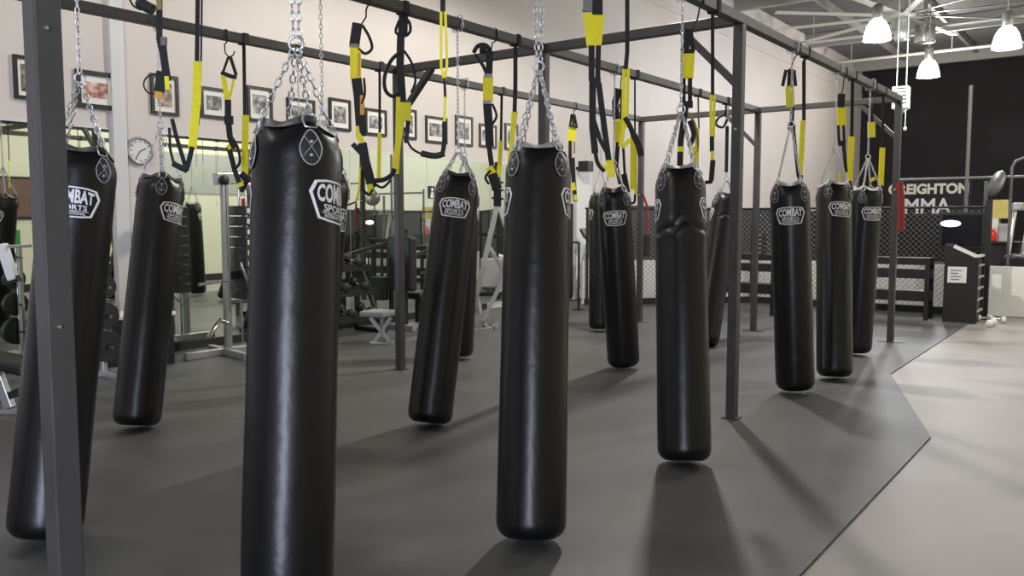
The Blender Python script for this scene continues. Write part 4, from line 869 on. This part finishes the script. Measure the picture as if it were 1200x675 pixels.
LAMPS = [(atdepth(1028, 36, 18), .56, 'glowing domed lamp left of the fan hub'), (atdepth(1088, 81, 21.6), .54, 'glowing domed lamp lowest in the picture, below the fan'), (atdepth(1180, 45, 17.5), .56, 'glowing domed lamp near the right edge')]
for c, d, l in LAMPS: lamp(c, d, l)

for i_, (y_, z_) in enumerate(((25.5, 6.75), (29.5, 6.8))):
    t = thing('conduit', ('pale pipe running under the roof beyond the fan, nearer one', 'pale pipe running under the roof just before the black wall')[i_], 'pipe', (-4, y_, z_))
    MB().tube([(XL + .1, y_, z_), (XR - .1, y_, z_)], .05, 8).build('pipe', 'fan', t)
    for x in (-8, -5, -2, .5): MB().tube([(x, y_, z_), (x, y_, ZC - .01)], .012, 6).build('hanger', 'greyframe', t)
# ------------------------------------------------------------------ light
def plight(name, loc, power, col, r=.22):
    l = bpy.data.lights.new(name, 'POINT'); l.energy = power; l.color = col; l.shadow_soft_size = r
    o = bpy.data.objects.new(name, l); COL.objects.link(o); o.location = loc; return o
def spot(loc, power, col, r, ang=150):
    l = bpy.data.lights.new('bay_light', 'SPOT'); l.energy = power; l.color = col; l.shadow_soft_size = r; l.spot_size = math.radians(ang); l.spot_blend = .3
    o = bpy.data.objects.new('bay_light', l); COL.objects.link(o); o.location = loc; return o
WARM = (1, .955, .89); COOL = (.93, .95, 1)
for c, d, l in LAMPS: plight('bay_light', Vector(c) - Vector((0, 0, .34)), 900, COOL)
spot((-4.7, 9.4, 5.6), 2350, WARM, .14, 174)
spot((-.6, 12.5, 5.6), 1500, WARM, .14)
plight('bay_light', (-5.4, -1.5, 6.2), 420, WARM)
plight('bay_light', (-6.6, 2.5, 6.8), 560, WARM)  # added fill without a fixture, brightens the left wall
plight('bay_light', (-5.2, 28.5, 5.8), 900, WARM)  # added fill, lifts the far end of the left wall
plight('bay_light', (-7.4, 17.0, 4.6), 40, WARM)  # added light with no lamp there, makes the bright spot on the wall
al = bpy.data.lights.new('window_daylight', 'AREA'); al.shape = 'RECTANGLE'; al.size = 2.4; al.size_y = 3.3; al.energy = 1900; al.color = (.72, .80, 1)
ao = bpy.data.objects.new('window_daylight', al); COL.objects.link(ao); ao.location = (XR + .24, -3.4, 1.75); ao.rotation_euler = (PI / 2, 0, PI / 2)
w = bpy.data.worlds.new('world'); SC.world = w; w.use_nodes = True
w.node_tree.nodes['Background'].inputs['Color'].default_value = (.75, .85, 1, 1); w.node_tree.nodes['Background'].inputs['Strength'].default_value = 1.0
vs_ = SC.view_settings; vs_.view_transform = 'Standard'; vs_.look = 'None'; vs_.gamma = 1; vs_.use_curve_mapping = False; vs_.exposure = -1.34
SC.display_settings.display_device = 'sRGB'
try: SC.cycles.use_denoising = True
except Exception: pass
